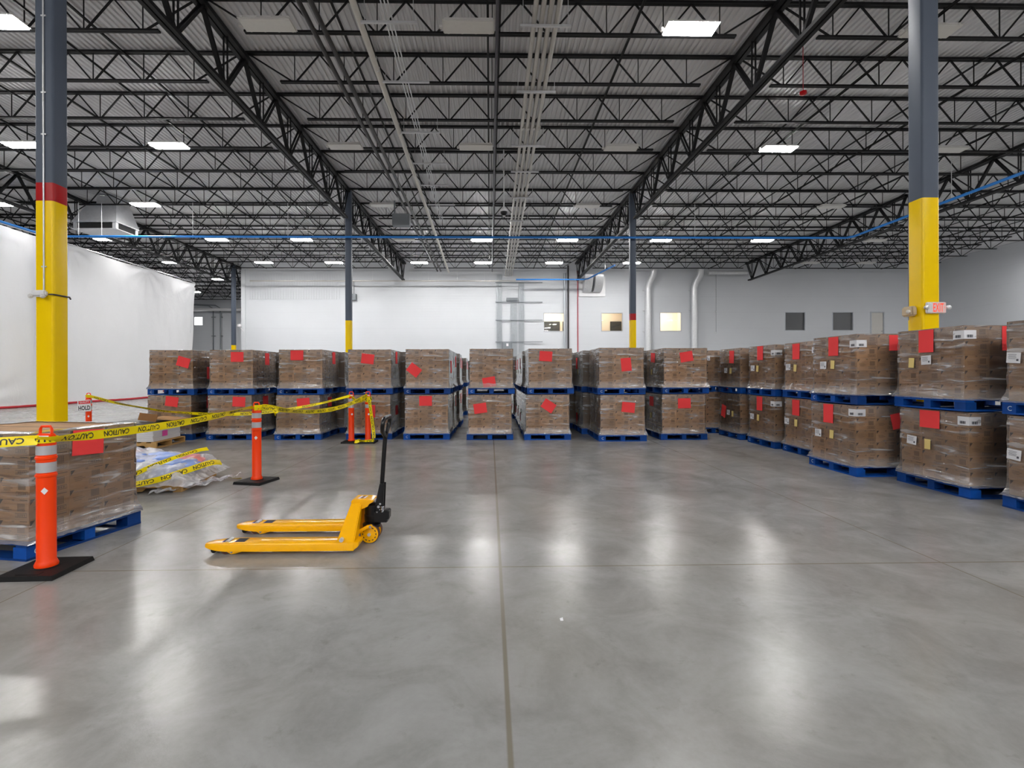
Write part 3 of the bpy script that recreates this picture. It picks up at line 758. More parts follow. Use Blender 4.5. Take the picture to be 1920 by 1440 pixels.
# ------------------------------------------------------------------ white curtain
cur = thing('plastic_curtain', 'huge white plastic sheet curtain with a red hem closing off one side', 'curtain', (-20.6, 0, 0))
Y0, Y1 = 5.0, 35.4
ties_b = [32.2, 20.5, 9.5]; ties_t = [13.0, 18.2, 24.9, 30.4, 35.2]
def cur_pt(u, v):
    y = Y0 + (Y1 - Y0) * u; z = .05 + 7.78 * v
    dx = .10 * math.sin(y * 1.15 + .5 * math.sin(z * .6)) * (.3 + .7 * (1 - v)) + .08 * noise.noise((y * .4, z * .35, 1.0)) + .03 * noise.noise((y * 2.2, z * .8, 5.0))
    dx += -.45 * (1 - v) ** 2 * .3
    for t_ in ties_b:
        dy, dz = y - t_, z - .3; rr = math.hypot(dy, dz)
        if rr < 3.0: dx += .05 * math.sin(math.atan2(dz, dy) * 11) * (1 - rr / 3.0)
    for t_ in ties_t:
        dy, dz = y - t_, z - 7.8; rr = math.hypot(dy, dz)
        if rr < 2.6: dx += .055 * math.sin(math.atan2(dz, dy) * 10) * (1 - rr / 2.6)
    for s_ in (1.55, 3.1, 4.65, 6.2):               # welded seams
        dx += .018 * math.exp(-((z - s_) / .03) ** 2)
    zz = z - (.10 * abs(math.sin(PI * (y - Y0) / 5.2)) * v ** 3)
    return (dx, y - (.35 * (1 - v) if u > .985 else 0), zz)
o = link('sheet', MB().grid(cur_pt, 190, 70).mesh('sheet', 'curtain', smooth=60), cur)
link('hem', MB().tube([(cur_pt(i / 60, 0)[0], Y0 + (Y1 - Y0) * i / 60, .05) for i in range(61)], .055, 6).mesh('hem', 'curtain_red'), cur)
for y in (32.2, 20.5):
    mb = MB(); mb.box((.15, y, .10), (.25, .75, .1)); mb.box((.15, y, .26), (.2, .35, .2)); mb.box((.15, y, .40), (.22, .7, .08))
    link('hem_clamp', mb.mesh('hem_clamp', 'curtain_red', bevel=.02), cur)
link('top_rail', MB().tube([(0, Y0, 7.84), (0, Y1, 7.84)], .03, 6).mesh('top_rail', 'galv'), cur)

# ------------------------------------------------------------------ wrapped pallet loads
PH, CH = .141, .1688
def carton_mesh():
    w, d, h = .308, .288, .1672
    mb = MB(); mb.box((0, 0, h / 2), (w, d, h))
    for s in (-1, 1):
        for face, L in (('y', w), ('x', d)):
            def P(a, b, face=face, s=s, L=L):
                a = a - .5
                e = .0006
                if face == 'y': return (a * L * (-s), s * (d / 2 + e), b * h) if s > 0 else (a * L, -(d / 2 + e), b * h)
                return (s * (w / 2 + e), a * L * s, b * h)
            def R(a0, b0, a1, b1, mi): mb.add([P(a0, b0), P(a1, b0), P(a1, b1), P(a0, b1)], [(0, 1, 2, 3)], mi)
            mb.add([P(.03, .93), P(.03, .66), P(.15, .93)], [(0, 1, 2)], 1)             # corner wedge
            for i, (b0, l) in enumerate(((.52, .26), (.43, .32), (.34, .22))): R(.10 + .02 * i, b0, .10 + .02 * i + l, b0 + .045, 2)
            R(.70, .90, .95, .93, 1)
            R(.44, .86, .52, .95, 2)
            for i in range(4): R(.62, .38 + i * .12, .86, .39 + i * .12, 1)
            for i in range(5): R(.62 + .06 * i, .38, .626 + .06 * i, .75, 1)
            R(.63, .40, .86, .73, 2)
            R(.55, .10, .93, .12, 1); R(.55, .28, .93, .30, 1); R(.55, .12, .557, .28, 1); R(.923, .12, .93, .28, 1)
            for i in range(9): R(.60 + .034 * i, .145, .60 + .034 * i + (.018 if i % 2 else .009), .255, 1)
    mb.box((0, 0, h + .0003), (.05, d, .0006), 2)
    return mb.mesh('carton', ['carton', 'ink', 'ink2'])
CARTON = carton_mesh()
def pallet_deck_mesh():
    mb = MB()
    for i in range(7): mb.box((-.508 + .0725 + i * .145, 0, .130), (.138, 1.219, .020))
    for y in (-.559, 0, .559): mb.box((0, y, .112), (1.016, .10, .016))
    for x in (-.437, 0, .437): mb.box((x, 0, .009), (.142, 1.219, .018))
    for y in (-.559, .559): mb.box((0, y, .009), (.732, .10, .018))
    return mb
def block_boxes(): return [(x, y) for x in (-.436, 0, .436) for y in (-.545, 0, .545)]
DECKM = pallet_deck_mesh().mesh('pallet_deck', 'blue')
vsC, fsC = text_geo('C', .05)
def block_mesh(w, mark):
    mb = MB().box((0, 0, .061), (w, .125, .086))
    if mark: mb.add([(x + w * .05, -.0632, .062 + y) for x, y in vsC], fsC, 1)
    return mb.mesh('block', ['blue', 'white_mark'])
BLK, BLKC, BLKM = block_mesh(.142, False), block_mesh(.142, True), block_mesh(.095, False)
mbp = pallet_deck_mesh()
for x, y in block_boxes(): mbp.box((x, y, .061), (.142 if x else .095, .125, .086))
PALLET1 = mbp.mesh('blue_pallet', 'blue')
CB = MB().box((0, 0, PH + CH * 2.5), (.93, 1.16, CH * 5)).mesh('carton_block', 'carton_block', bevel=.004)
def film_mesh(seed, top=PH + CH * 5):
    hx, hy = .465, .58; per = []
    N = 22
    for i in range(N): per.append((-hx + 2 * hx * i / N, -hy, 0, -1))
    for i in range(N): per.append((hx, -hy + 2 * hy * i / N, 1, 0))
    for i in range(N): per.append((hx - 2 * hx * i / N, hy, 0, 1))
    for i in range(N): per.append((-hx, hy - 2 * hy * i / N, -1, 0))
    n = len(per); zs = [.128, .140, .150, .165, .185, .21, .24] + [.27 + (top - .27) * k / 22 for k in range(1, 23)]
    vs = []
    for k, z in enumerate(zs):
        for i, (x, y, nx, ny) in enumerate(per):
            if i % N == 0:
                pv = per[i - 1]; nx, ny = nx + pv[2], ny + pv[3]
            g = noise.noise((i * .33, z * 13 + seed, seed * 3.1)) * .006 + noise.noise((i * .9, z * 26, seed * 7.7)) * .003
            fl = max(0, 1 - (z - .128) / .13)
            off = .011 + g * (1.0 + 1.2 * fl) + .040 * fl ** 1.25 * (1 + .45 * noise.noise((i * .7, seed, 2.0))) + .010 * fl * noise.noise((i * .8, z * 22, seed))
            vs.append((x + nx * off, y + ny * off, z + fl * .006 * noise.noise((i * 1.1, seed, 9.0))))
    for i, (x, y, nx, ny) in enumerate(per):
        vs.append((x - nx * .02 * 1, y - ny * .02, top + .004 + .004 * noise.noise((i * .5, seed, 4.0))))
    for i, (x, y, nx, ny) in enumerate(per):
        q = .10 + .05 * noise.noise((i * .4, seed, 14.0)); vs.append((x * (1 - q / .5), y * (1 - q / .6), top + .005))
    K = len(zs) + 2
    fs = [(k * n + i, k * n + (i + 1) % n, (k + 1) * n + (i + 1) % n, (k + 1) * n + i) for k in range(K - 1) for i in range(n)]
    mb = MB().add(vs, fs)
    return mb.mesh('stretch_film', 'film', smooth=70)
FILMS = [film_mesh(s) for s in (1.0, 2.0, 3.0, 4.0)]
def paper_mesh(w, h, mat, marks=0):
    mb = MB().grid(lambda u, v: ((u - .5) * w, .0015 * math.sin(u * 5 + v * 3) - .0015, (v - .5) * h), 5, 4)
    mats = [mat]
    if marks == 1:                                # shipping label with bar codes
        mats.append('print_grey')
        for b0 in (-.40, .10):
            for i in range(10): mb.quad((w * (b0 + .028 * i), -.004, -h * .18), (w * (.005 + .004 * (i % 3)), 0, 0), (0, 0, h * .16), 1)
    if marks == 2:
        mats.append('print_grey')
        for i in range(4): mb.quad((-w * .08, -.004, h * (.30 - .13 * i)), (w * (.30 - .04 * (i % 2)), 0, 0), (0, 0, h * .018), 1)
        mb.quad((w * .3, -.004, -h * .2), (w * .08, 0, 0), (0, 0, h * .1), 1)
    return mb.mesh(mat, mats, smooth=60)
PAPER = {'red': ('red_sheet', paper_mesh(.279, .216, 'red_paper')), 'redp': ('red_sheet', paper_mesh(.216, .279, 'red_paper')), 'white': ('white_label', paper_mesh(.145, .112, 'white_paper', 2)),
         'yel': ('yellow_note', paper_mesh(.085, .125, 'yellow_paper')), 'bar': ('barcode_label', paper_mesh(.16, .10, 'white_paper', 1))}
def corner_label():
    mb = MB(); hx, hy = .465 + .013, .58 + .013
    for (c, ex) in (((hx - .07, -hy, 0), (.07, 0, 0)), ((hx, -hy + .07, 0), (0, .07, 0))):
        c, ex = Vector(c), Vector(ex); mb.quad(c, ex, (0, 0, .05))
        nrm = Vector((0, -.002, 0)) if ex.x else Vector((.002, 0, 0))
        for i in range(8): mb.quad(c + nrm + ex * (-.55 + .13 * i) + Vector((0, 0, -.018)), ex * (.03 + .02 * (i % 3)), (0, 0, .016), 1)
    return mb.mesh('corner_label', ['white_paper', 'print_grey'])
CORNER = corner_label()
FACE = {'-y': (0, lambda u, z: (u, -.595, z)), '+x': (PI / 2, lambda u, z: (.480, u, z)), '-x': (-PI / 2, lambda u, z: (-.480, -u, z))}

LG = 'stretch-wrapped pallet loads of cartons'
def load(x, y, z, rz, label, tags=(), detail=True, film=0, flap=False):
    t = thing('pallet_load', label, 'pallet of cartons', (x, y, z), rz, LG)
    rg = random.Random(int(x * 97 + y * 131 + z * 17))
    if detail:
        p = link('blue_pallet', DECKM, t)
        for bx, by in block_boxes():
            m_ = BLKM if bx == 0 else (BLKC if (by < 0 and bx < 0 and rg.random() < .7) else BLK)
            link('block', m_, p, (bx, by, 0))
        for k in range(5):
            jx, jy = rg.uniform(-.004, .004), rg.uniform(-.004, .004)
            for i in range(3):
                for j in range(4):
                    if i == 1 and j in (1, 2) and k < 4: continue
                    link('carton', CARTON, t, (-.31 + .31 * i + jx, -.435 + .29 * j + jy, PH + CH * k), rg.choice((0, 0, 0, PI)))
    else:
        link('blue_pallet', PALLET1, t); link('carton_block', CB, t)
    link('stretch_film', FILMS[film % 4], t)
    for face, kind, u, zz, tilt in tags:
        if kind == 'wide':
            link('corner_label', CORNER, t, (0, 0, zz)); continue
        r_, f = FACE[face]; nme, me = PAPER[kind]
        o = link(nme, me, t, f(u, zz)); o.rotation_euler = (Matrix.Rotation(r_, 3, 'Z') @ Matrix.Rotation(math.radians(tilt), 3, 'Y')).to_euler()
    return t

UP = PH + CH * 5 + .014
ROW = 'A B C D E F G H I'.split()
FX = dict(A=-7.06, B=-5.74, C=-4.225, D=-2.67, E=-1.39, F=0.0, G=1.25, H=2.82, I=4.195)
FYF = dict(A=11.16, B=11.14, C=11.08, D=11.11, E=11.02, F=10.91, G=10.86, H=10.58, I=10.77)
UX = dict(A=-7.02, B=-5.70, C=-4.16, D=-2.655, E=-1.37, F=.04, G=1.31, H=2.80, I=4.23)
HALF = .61
TU = {'A': [('-y', 'red', .27, .72, 16), ('+x', 'redp', .05, .48, 0)], 'B': [('-y', 'red', .13, .83, 0), ('+x', 'redp', .10, .80, 0)], 'C': [('-y', 'red', -.08, .86, 0), ('+x', 'redp', .2, .82, 0)],
      'D': [('-y', 'red', -.04, .78, 7), ('+x', 'redp', .0, .82, 0)], 'E': [('-y', 'red', -.29, .53, 38), ('+x', 'redp', -.1, .6, 0)], 'F': [('-y', 'red', -.05, .26, -9)], 'G': [('-y', 'red', -.10, .82, 4)],
      'H': [('-y', 'redp', .10, .63, -5)], 'I': [('-y', 'red', .02, .80, -9), ('-x', 'red', -.1, .80, 4), ('-x', 'white', -.02, .5, 0), ('-x', 'yel', -.2, .47, 0)]}
TL = {'A': [('-y', 'red', .05, .85, 8), ('+x', 'redp', .1, .80, 0)], 'B': [('-y', 'red', .20, .84, 3), ('+x', 'red', .1, .83, 0)], 'C': [('-y', 'red', .12, .81, -4), ('+x', 'red', .1, .80, 0)], 'D': [('-y', 'redp', .03, .62, 0), ('+x', 'red', .1, .6, 0)],
      'E': [('-y', 'red', -.02, .85, 0)], 'F': [('-y', 'red', -.21, .69, -8)], 'G': [('-y', 'red', .02, .74, 34)], 'H': [('-y', 'red', .12, .72, 6)], 'I': [('-y', 'red', .01, .79, -1), ('-x', 'white', .05, .5, 0), ('-x', 'yel', -.15, .47, 0), ('-x', 'red', -.1, .8, 0)]}
for i, c in enumerate(ROW):
    rz = random.uniform(-.012, .012)
    for lv in (0, 1):
        tgs = TU[c] if lv else TL[c]
        kind = {'E1': ', diamond-turned red sheet', 'F1': ', red sheet low down', 'G0': ', diamond-turned red sheet', 'H1': ', upright red sheet', 'A1': ', red sheet tilted'}.get(c + str(lv), '')
        load(UX[c] if lv else FX[c], FYF[c] + HALF, UP * lv, rz + (random.uniform(-.01, .01) if lv else 0),
             '%s wrapped carton pallet, %s front stack from the curtain%s' % ('upper' if lv else 'lower', ORD[i], kind), tgs, True, i + lv * 3)
BACK = dict(A=1, B=1, C=1, D=1, E=9, F=1, G=6, H=3, I=1)
BX = {'B': .16, 'C': .14, 'D': .08, 'G': .02, 'H': -.16, 'I': -.1}
for i, c in enumerate(ROW):
    for k in range(BACK[c]):
        y = FYF[c] + HALF + 1.30 * (k + 1)
        rg = random.Random(i * 31 + k)
        dx = BX.get(c, 0) + rg.uniform(-.03, .03) + (-.10 * k if c == 'H' else 0) + (.06 * (k % 3 == 1) if c in 'EG' else 0)
        if c == 'G': dx -= .05 * (k % 2)
        for lv in (0, 1):
            tg = []
            if c in 'GHI': tg = [('-x', 'white', .1, .5, 0), ('-x', 'yel', -.08, .48, 0), ('-x', 'redp', -.25, .3 + .4 * lv, 0)]
            elif c in 'ABCDE': tg = [('+x', 'redp', 0, .75, 0)]
            load(FX[c] + dx, y, UP * lv, rg.uniform(-.015, .015), '%s wrapped carton pallet, %s behind the %s front stack from the curtain' % ('upper' if lv else 'lower', ORD[k], ORD[i]), tg, False, i + k + lv)
# stack standing back between the front row and the long side row
for lv in (0, 1):
    load(5.36, 11.93 + HALF, UP * lv, 0, '%s wrapped carton pallet of the set-back corner stack behind the side row' % ('upper' if lv else 'lower'),
         [('-y', 'white', -.15, .80, 0), ('-y', 'redp', .28, .20, 0)] if lv else [], True, lv)
# the long side row: faces turned to the open floor
SR = [(5.52, 4.80), (5.445, 6.11), (5.06, 7.36), (5.46, 8.76), (5.40, 9.92), (5.37, 11.18)]
ST = {(0, 1): [('-y', 'white', -.40, .60, 4), ('-y', 'red', .0, .8, 0), ('-y', 'yel', -.2, .58, 0)], (0, 0): [('-y', 'white', -.40, .575, 4), ('-y', 'red', .0, .8, 0), ('-y', 'yel', -.2, .56, 0)],
      (1, 1): [('-y', 'redp', -.03, .835, 0), ('-y', 'white', -.03, .60, -3), ('-y', 'yel', -.25, .57, 3), ('-y', 'wide', 0, .88, 0), ('+x', 'redp', -.05, .835, 0)],
      (1, 0): [('-y', 'red', -.03, .865, 0), ('-y', 'white', -.29, .575, 4), ('-y', 'yel', -.06, .55, 0), ('-y', 'wide', 0, .885, 0)],
      (2, 1): [('-y', 'redp', .0, .835, 0), ('-y', 'white', -.23, .56, 0), ('-y', 'yel', -.02, .565, 3), ('-y', 'wide', 0, .85, 0), ('+x', 'red', .0, .86, 0)],
      (2, 0): [('-y', 'redp', -.08, .835, 0), ('-y', 'white', -.31, .52, 0), ('-y', 'yel', -.01, .53, 3), ('-y', 'wide', 0, .885, 0), ('+x', 'red', .05, .78, -12)],
      (3, 1): [('-y', 'redp', -.11, .825, 0), ('-y', 'white', -.35, .55, -2), ('-y', 'yel', -.14, .53, 4), ('-y', 'wide', 0, .83, 0)],
      (3, 0): [('-y', 'redp', -.12, .82, 0), ('-y', 'white', -.40, .555, 0), ('-y', 'yel', -.12, .545, 0), ('-y', 'wide', 0, .86, 0)],
      (4, 1): [('-y', 'redp', -.04, .84, 0), ('-y', 'white', -.32, .54, 0), ('-y', 'yel', -.14, .53, 4), ('-y', 'wide', 0, .83, 0)],
      (4, 0): [('-y', 'redp', -.06, .83, 0), ('-y', 'white', -.35, .55, 0), ('-y', 'yel', -.12, .54, 3), ('-y', 'wide', 0, .85, 0)],
      (5, 1): [('-y', 'redp', .10, .80, 2), ('-y', 'white', -.18, .50, 0), ('-y', 'yel', .05, .49, 4)],
      (5, 0): [('-y', 'redp', -.29, .57, 12), ('-y', 'white', -.06, .555, 0), ('-y', 'yel', .14, .535, 0), ('+x', 'redp', .25, .355, 14)]}
for i, (xf, yc) in enumerate(SR):
    for lv in (0, 1):
        extra = {(2, 0): ', crooked red sheet', (5, 0): ', crooked red sheets'}.get((i, lv), '')
        load(xf + HALF + (.03 if i == 2 and lv else 0) - (.03 if i == 1 and lv else 0), yc, UP * lv, -PI / 2 + random.uniform(-.012, .012),
             '%s wrapped carton pallet, %s stack of the side row from the camera%s' % ('upper' if lv else 'lower', ORD[i], extra), ST[(i, lv)], True, i + lv * 2)
# the pallet standing behind the first taped post
nl = load(-4.10, 4.565, -.02 * 0, math.radians(79.2), 'single low pallet of printed cartons behind the first orange post', [('-y', 'red', .0, .86, 3), ('-x', 'red', -.3, .86, 3)], True, 2)
link('cardboard_flap', MB().box((-.43, .46, 1.055), (.012, .30, .13), 0, Matrix.Rotation(.35, 3, 'Y')).mesh('cardboard_flap', 'flap'), nl)

# ------------------------------------------------------------------ wooden pallets with white boards and with the wrapped heap
def wood_pallet_parts(parent, L=1.22, W=1.02):
    mb = MB()
    for i in range(7): mb.box((-L / 2 + .05 + i * (L - .1) / 6, 0, .118), (.092, W, .018))
    for x in (-L / 2 + .05, 0, L / 2 - .05): mb.box((x, 0, .009), (.10, W, .018))
    p = link('wood_pallet', mb.mesh('wood_pallet', 'wood'), parent)
    h = .091; b = .018
    prof = [(-L / 2, b), (-.42, b), (-.38, b + .04), (-.20, b + .04), (-.16, b), (.16, b), (.20, b + .04), (.38, b + .04), (.42, b), (L / 2, b), (L / 2, b + h), (-L / 2, b + h)]
    for y in (-W / 2 + .02, 0, W / 2 - .02):
        link('stringer', MB().prism(prof, y - .019, y + .019).mesh('stringer', 'wood'), p)
    return p
ws = thing('pallet_of_white_boards', 'low stack of white boards on a wooden pallet before the first carton stack', 'pallet of boards', (-7.145, 10.37, 0), math.radians(3))
wood_pallet_parts(ws)
mb = MB()
for i in range(9): mb.box((random.uniform(-.008, .008) - .02, random.uniform(-.006, .006), .128 + .018 + i * .0372), (1.10, .94, .0362))
link('board_stack', mb.mesh('board_stack', 'white_sheet', bevel=.003), ws)
link('pink_label', MB().box((.542, -.10, .26), (.004, .17, .11)).mesh('pink_label', 'pink'), ws)
link('slip_sheet', MB().grid(lambda u, v: (-.66 + 1.3 * u, -.5 + 1.02 * v, .475 + .035 * math.sin(u * 4.2) * (1 - v * .4)), 16, 6).mesh('slip_sheet', 'dark_sheet', smooth=60), ws)
link('cardboard_flap', MB().box((.18, -.05, .575), (.36, .012, .15), 0, Matrix.Rotation(-.25, 3, 'X') @ Matrix.Rotation(.12, 3, 'Y')).mesh('cardboard_flap', 'flap'), ws)
link('cardboard_sheet', MB().box((.46, .2, .535), (.5, .5, .02), 0, Matrix.Rotation(.08, 3, 'Y')).mesh('cardboard_sheet', 'carton'), ws)

hp = thing('wrapped_goods_heap', 'plastic-covered heap of white boxes and blue bags on a wooden pallet', 'wrapped pallet', (-4.47, 6.68, 0), math.radians(7))
wood_pallet_parts(hp)
def blob(c, r, seed, mat, name, amp=.22):
    bm = bmesh.new(); bmesh.ops.create_icosphere(bm, subdivisions=4, radius=1)
    for v in bm.verts:
        k = 1 + amp * noise.noise(v.co * 2.1 + Vector((seed, 0, 0))) + .09 * noise.noise(v.co * 5.5 + Vector((0, seed, 0)))
        v.co = Vector((v.co.x * r[0] * k, v.co.y * r[1] * k, max(v.co.z * r[2] * k, -r[2] * .55)))
    me = bpy.data.meshes.new(name); 
    for f in bm.faces: f.smooth = True
    bm.to_mesh(me); bm.free(); me.materials.append(M[mat])
    return link(name, me, hp, c)
blob((-.30, .10, .22), (.34, .40, .17), 1, 'blue_bag', 'blue_bag'); blob((.02, .22, .22), (.34, .30, .155), 2, 'blue_bag', 'blue_bag')
blob((.30, -.02, .20), (.32, .36, .12), 3, 'blue_bag', 'blue_bag'); blob((.34, .22, .21), (.26, .26, .13), 6, 'red_bag', 'red_bag')
blob((-.42, -.30, .19), (.20, .20, .10), 4, 'blue_bag', 'blue_bag')
for x, y, z, a, b_ in ((-.46, -.28, .27, .2, .5), (-.27, -.33, .245, .15, .55), (-.05, -.36, .225, -.2, .6), (.08, -.28, .25, .5, .4), (-.56, -.12, .31, .1, .35)):
    link('white_box', MB().box((0, 0, 0), (.17, .15, .10)).mesh('white_box', 'white_box', bevel=.004), hp, (x, y, z)).rotation_euler = (b_, .12, a)
link('pink_sheet', MB().box((-.42, .26, .385), (.30, .22, .006), 0, Matrix.Rotation(.2, 3, 'X')).mesh('pink_sheet', 'pink_paper'), hp)
def cover(u, v):
    x = -.62 + 1.38 * u; y = -.60 + 1.22 * v
    e = min(1, max(0, min((x + .64) / .2, (.80 - x) / .35, (y + .62) / .22, (.64 - y) / .2)))
    e = e * e * (3 - 2 * e)
    z = .09 + (.33 - .06 * u + .05 * math.sin(u * 5.5 + 1) * (v > .3) - .11 * (1 - v) ** 1.5) * e
    z += .035 * noise.noise((x * 5, y * 5, 3.0)) * (e + .15) + .02 * noise.noise((x * 14, y * 9, 8.0))
    return (x + .02 * noise.noise((y * 7, x * 3, 0)), y + .02 * noise.noise((x * 8, 1, y * 3)), max(.045, z))
link('plastic_cover', MB().grid(cover, 60, 50).mesh('plastic_cover', 'cover', smooth=80), hp)
def trail(u, v):
    a = u * 1.3
    x = .30 + .62 * u + .10 * v; y = -.66 + .75 * u * u + .30 * v * (1 - .3 * u)
    z = .012 + .05 * abs(noise.noise((u * 7, v * 4, 2.0))) + .10 * max(0, v - .4) * (1 - u * .5) + .03 * abs(math.sin(u * 17 + v * 3))
    return (x + .04 * noise.noise((u * 9, v * 5, 0)), y + .04 * noise.noise((u * 8, v * 6, 5)), z)
link('trailing_film', MB().grid(trail, 44, 20).mesh('trailing_film', 'cover', smooth=80), hp)

# ------------------------------------------------------------------ delineator posts
def post(label, x, y, rz, base=True, r=.058, sign=False, bw=.40, bd=.40):
    t = thing('delineator_post', label, 'traffic post', (x, y, 0), rz, 'orange delineator posts')
    prof = [(r + .012, .038), (r + .014, .055), (r + .006, .075), (r, .085), (r, .695), (r + .006, .702), (r + .006, .716), (r, .722), (r, .825), (r + .006, .831), (r + .006, .846), (r, .852), (r, .93), (r + .001, .95), (r - .006, .965), (r - .012, .985)]
    link('tube', MB().lathe(prof, 28).mesh('tube', 'orange', smooth=35), t)
    for z0, z1 in ((.732, .806), (.861, .929)): link('reflective_band', MB().lathe([(r + .0012, z0), (r + .0012, z1)], 28).mesh('reflective_band', 'reflector', smooth=60), t)
    hw = r - .006
    mb = MB(); mb.hexa([(-hw, -.034, .972), (hw, -.034, .972), (hw, .034, .972), (-hw, .034, .972)], [(-hw, -.024, 1.015), (hw, -.024, 1.015), (hw, .024, 1.015), (-hw, .024, 1.015)])
    link('cap', mb.mesh('cap', 'orange', bevel=.006, smooth=40), t)
    pts = [(-hw + .010, 0, 1.005), (-hw + .012, 0, 1.05), (-hw + .022, 0, 1.068), (hw - .022, 0, 1.068), (hw - .012, 0, 1.05), (hw - .010, 0, 1.005)]
    link('handle', MB().tube(pts, .0095, 8).mesh('handle', 'orange', smooth=50), t)
    link('cap_sticker', MB().quad((.008, -.0352, .992), (.036, 0, .0), (0, .003, .010)).mesh('cap_sticker', 'white_paper'), t)
    mb = MB().grid(lambda u, v: ((r + .0008) * math.sin(.50 + (u + v - 1) * .36), -(r + .0008) * math.cos(.50 + (u + v - 1) * .36), .60 + (u - v) * .026), 6, 6)
    link('diamond_sticker', mb.mesh('diamond_sticker', 'white_paper'), t)
    if base:
        b_ = MB().hexa([(-bw / 2, -bd / 2, .0), (bw / 2, -bd / 2, 0), (bw / 2, bd / 2, 0), (-bw / 2, bd / 2, 0)], [(-bw / 2 + .008, -bd / 2 + .008, .034), (bw / 2 - .008, -bd / 2 + .008, .034), (bw / 2 - .008, bd / 2 - .008, .034), (-bw / 2 + .008, bd / 2 - .008, .034)])
        b_.box((0, -bd * .36, .0345), (.16, .05, .004))
        b_.lathe([(r + .03, .034), (r + .02, .040)], 24)
        link('base', b_.mesh('base', 'rubber', bevel=.004), t)
    return t
post('orange delineator post with black base beside the single printed-carton pallet', -3.285, 3.77, math.radians(2))
post('orange delineator post with black base alone on the floor beyond the pallet jack forks', -3.14, 6.80, math.radians(-13), bw=.40, bd=.42)
post('orange delineator post of the close pair, on the curtain side', -2.93, 10.64, 0, bw=.345, bd=.40)
post('orange delineator post of the close pair with tape hanging to the floor', -2.575, 10.62, 0, bw=.345, bd=.40)
post('orange delineator post carrying the quality hold sign', -8.22, 10.42, math.radians(6), r=.052)
sg = thing('hold_sign', 'small white QUALITY HOLD sign fixed on an orange post', 'sign', (-8.255, 10.352, .815), math.radians(0))
sg.rotation_euler = (0, math.radians(-4), 0)
link('sign_plate', MB().box((0, 0, 0), (.262, .006, .235)).mesh('sign_plate', 'white_plastic', bevel=.001), sg)
link('red_header', MB().box((.01, -.0042, .070), (.235, .002, .062)).mesh('red_header', 'sign_red'), sg)
v_, f_ = text_geo('QUALITY', .040, .015); link('header_text', MB().add([(x + .01, -.0057, .070 + y) for x, y in v_], f_).mesh('header_text', 'white_plastic'), sg)
v_, f_ = text_geo('HOLD', .092, .03); xm = max(x for x, y in v_); v_ = [(x * .118 / xm, y) for x, y in v_]
link('hold_text', MB().add([(x, -.0036, -.045 + y) for x, y in v_], f_).mesh('hold_text', 'tape_ink'), sg)

# ------------------------------------------------------------------ caution tape
def ribbon(name, label, pts, w=.072, twist=None, flip=True, start=.12, pitch=.40, seg=.03):
    """pts: control points (Catmull-Rom); ribbon stands on edge, twist(s) tilts it (radians)"""
    P_ = [Vector(p) for p in pts]; P_ = [P_[0] * 2 - P_[1]] + P_ + [P_[-1] * 2 - P_[-2]]
    poly = []
    for i in range(1, len(P_) - 2):
        a, b, c, d = P_[i - 1:i + 3]; n_ = max(4, int((c - b).length / seg))
        for k in range(n_):
            t = k / n_; poly.append(.5 * ((2 * b) + (c - a) * t + (2 * a - 5 * b + 4 * c - d) * t * t + (3 * b - a - 3 * c + d) * t ** 3))
    poly.append(P_[-2])
    S = [0.0]
    for i in range(1, len(poly)): S.append(S[-1] + (poly[i] - poly[i - 1]).length)
    tw = twist or (lambda s, L: 0.0)
    L = S[-1]
    def frame(s):
        s = min(max(s, 0), L); i = 0
        lo, hi = 0, len(S) - 1
        while hi - lo > 1:
            m_ = (lo + hi) // 2
            if S[m_] <= s: lo = m_
            else: hi = m_
        t = (s - S[lo]) / max(1e-9, S[hi] - S[lo]); p = poly[lo].lerp(poly[hi], t)
        T = (poly[min(hi + 1, len(poly) - 1)] - poly[max(lo - 1, 0)]).normalized()
        u = Vector((0, 0, 1)) if abs(T.z) < .93 else Vector((1, 0, 0))
        Nn = T.cross(u).normalized(); W = Nn.cross(T).normalized()
        a = tw(s, L); W2 = W * math.cos(a) + Nn * math.sin(a)
        return p, W2, T.cross(W2).normalized()
    def at(s, t, off=0.0):
        p, W, Nn = frame(s); return p + W * t + Nn * (off + .004 * math.sin(t * 60 + s * 7))
    n_ = int(L / seg)
    ink = MB().grid(lambda u, v: at(u * L, (v - .5) * w), n_, 4); vs, fs = CAUTION; s0 = start; sg_ = -1 if flip else 1
    while s0 < L - .05:
        for side in (1, -1):
            ink.add([at(s0 + sg_ * x, sg_ * y * w / .076, side * .0012) for x, y in vs], fs, 1)
        s0 += pitch
    return tag(link(name, ink.mesh(name, ['tape', 'tape_ink'], smooth=80)), label, 'caution tape', 'yellow caution tapes')
def sag(a, b, d, n=7):
    a, b = Vector(a), Vector(b); return [a.lerp(b, i / n) - Vector((0, 0, d * 4 * (i / n) * (1 - i / n))) for i in range(n + 1)]
ribbon('caution_tape', 'yellow caution tape leading out of view from the first orange post', [(-4.7, 3.25, .965), (-4.1, 3.40, .965), (-3.6, 3.58, .968), (-3.37, 3.69, .972), (-3.285, 3.705, .975)], start=.06, twist=lambda s, L: -.5 * max(0, (s - L + .5)) )
ribbon('caution_tape', 'yellow caution tape stretched from the first orange post to the second', [(-3.285, 3.705, .975), (-3.215, 3.74, .972)] + sag((-3.20, 3.85, .972), (-3.19, 6.72, 1.005), .040) + [(-3.14, 6.735, 1.005)], start=.30, twist=lambda s, L: .75 * math.exp(-((s - .12) / .25) ** 2) + .9 * math.exp(-((s - L) / .9) ** 2))
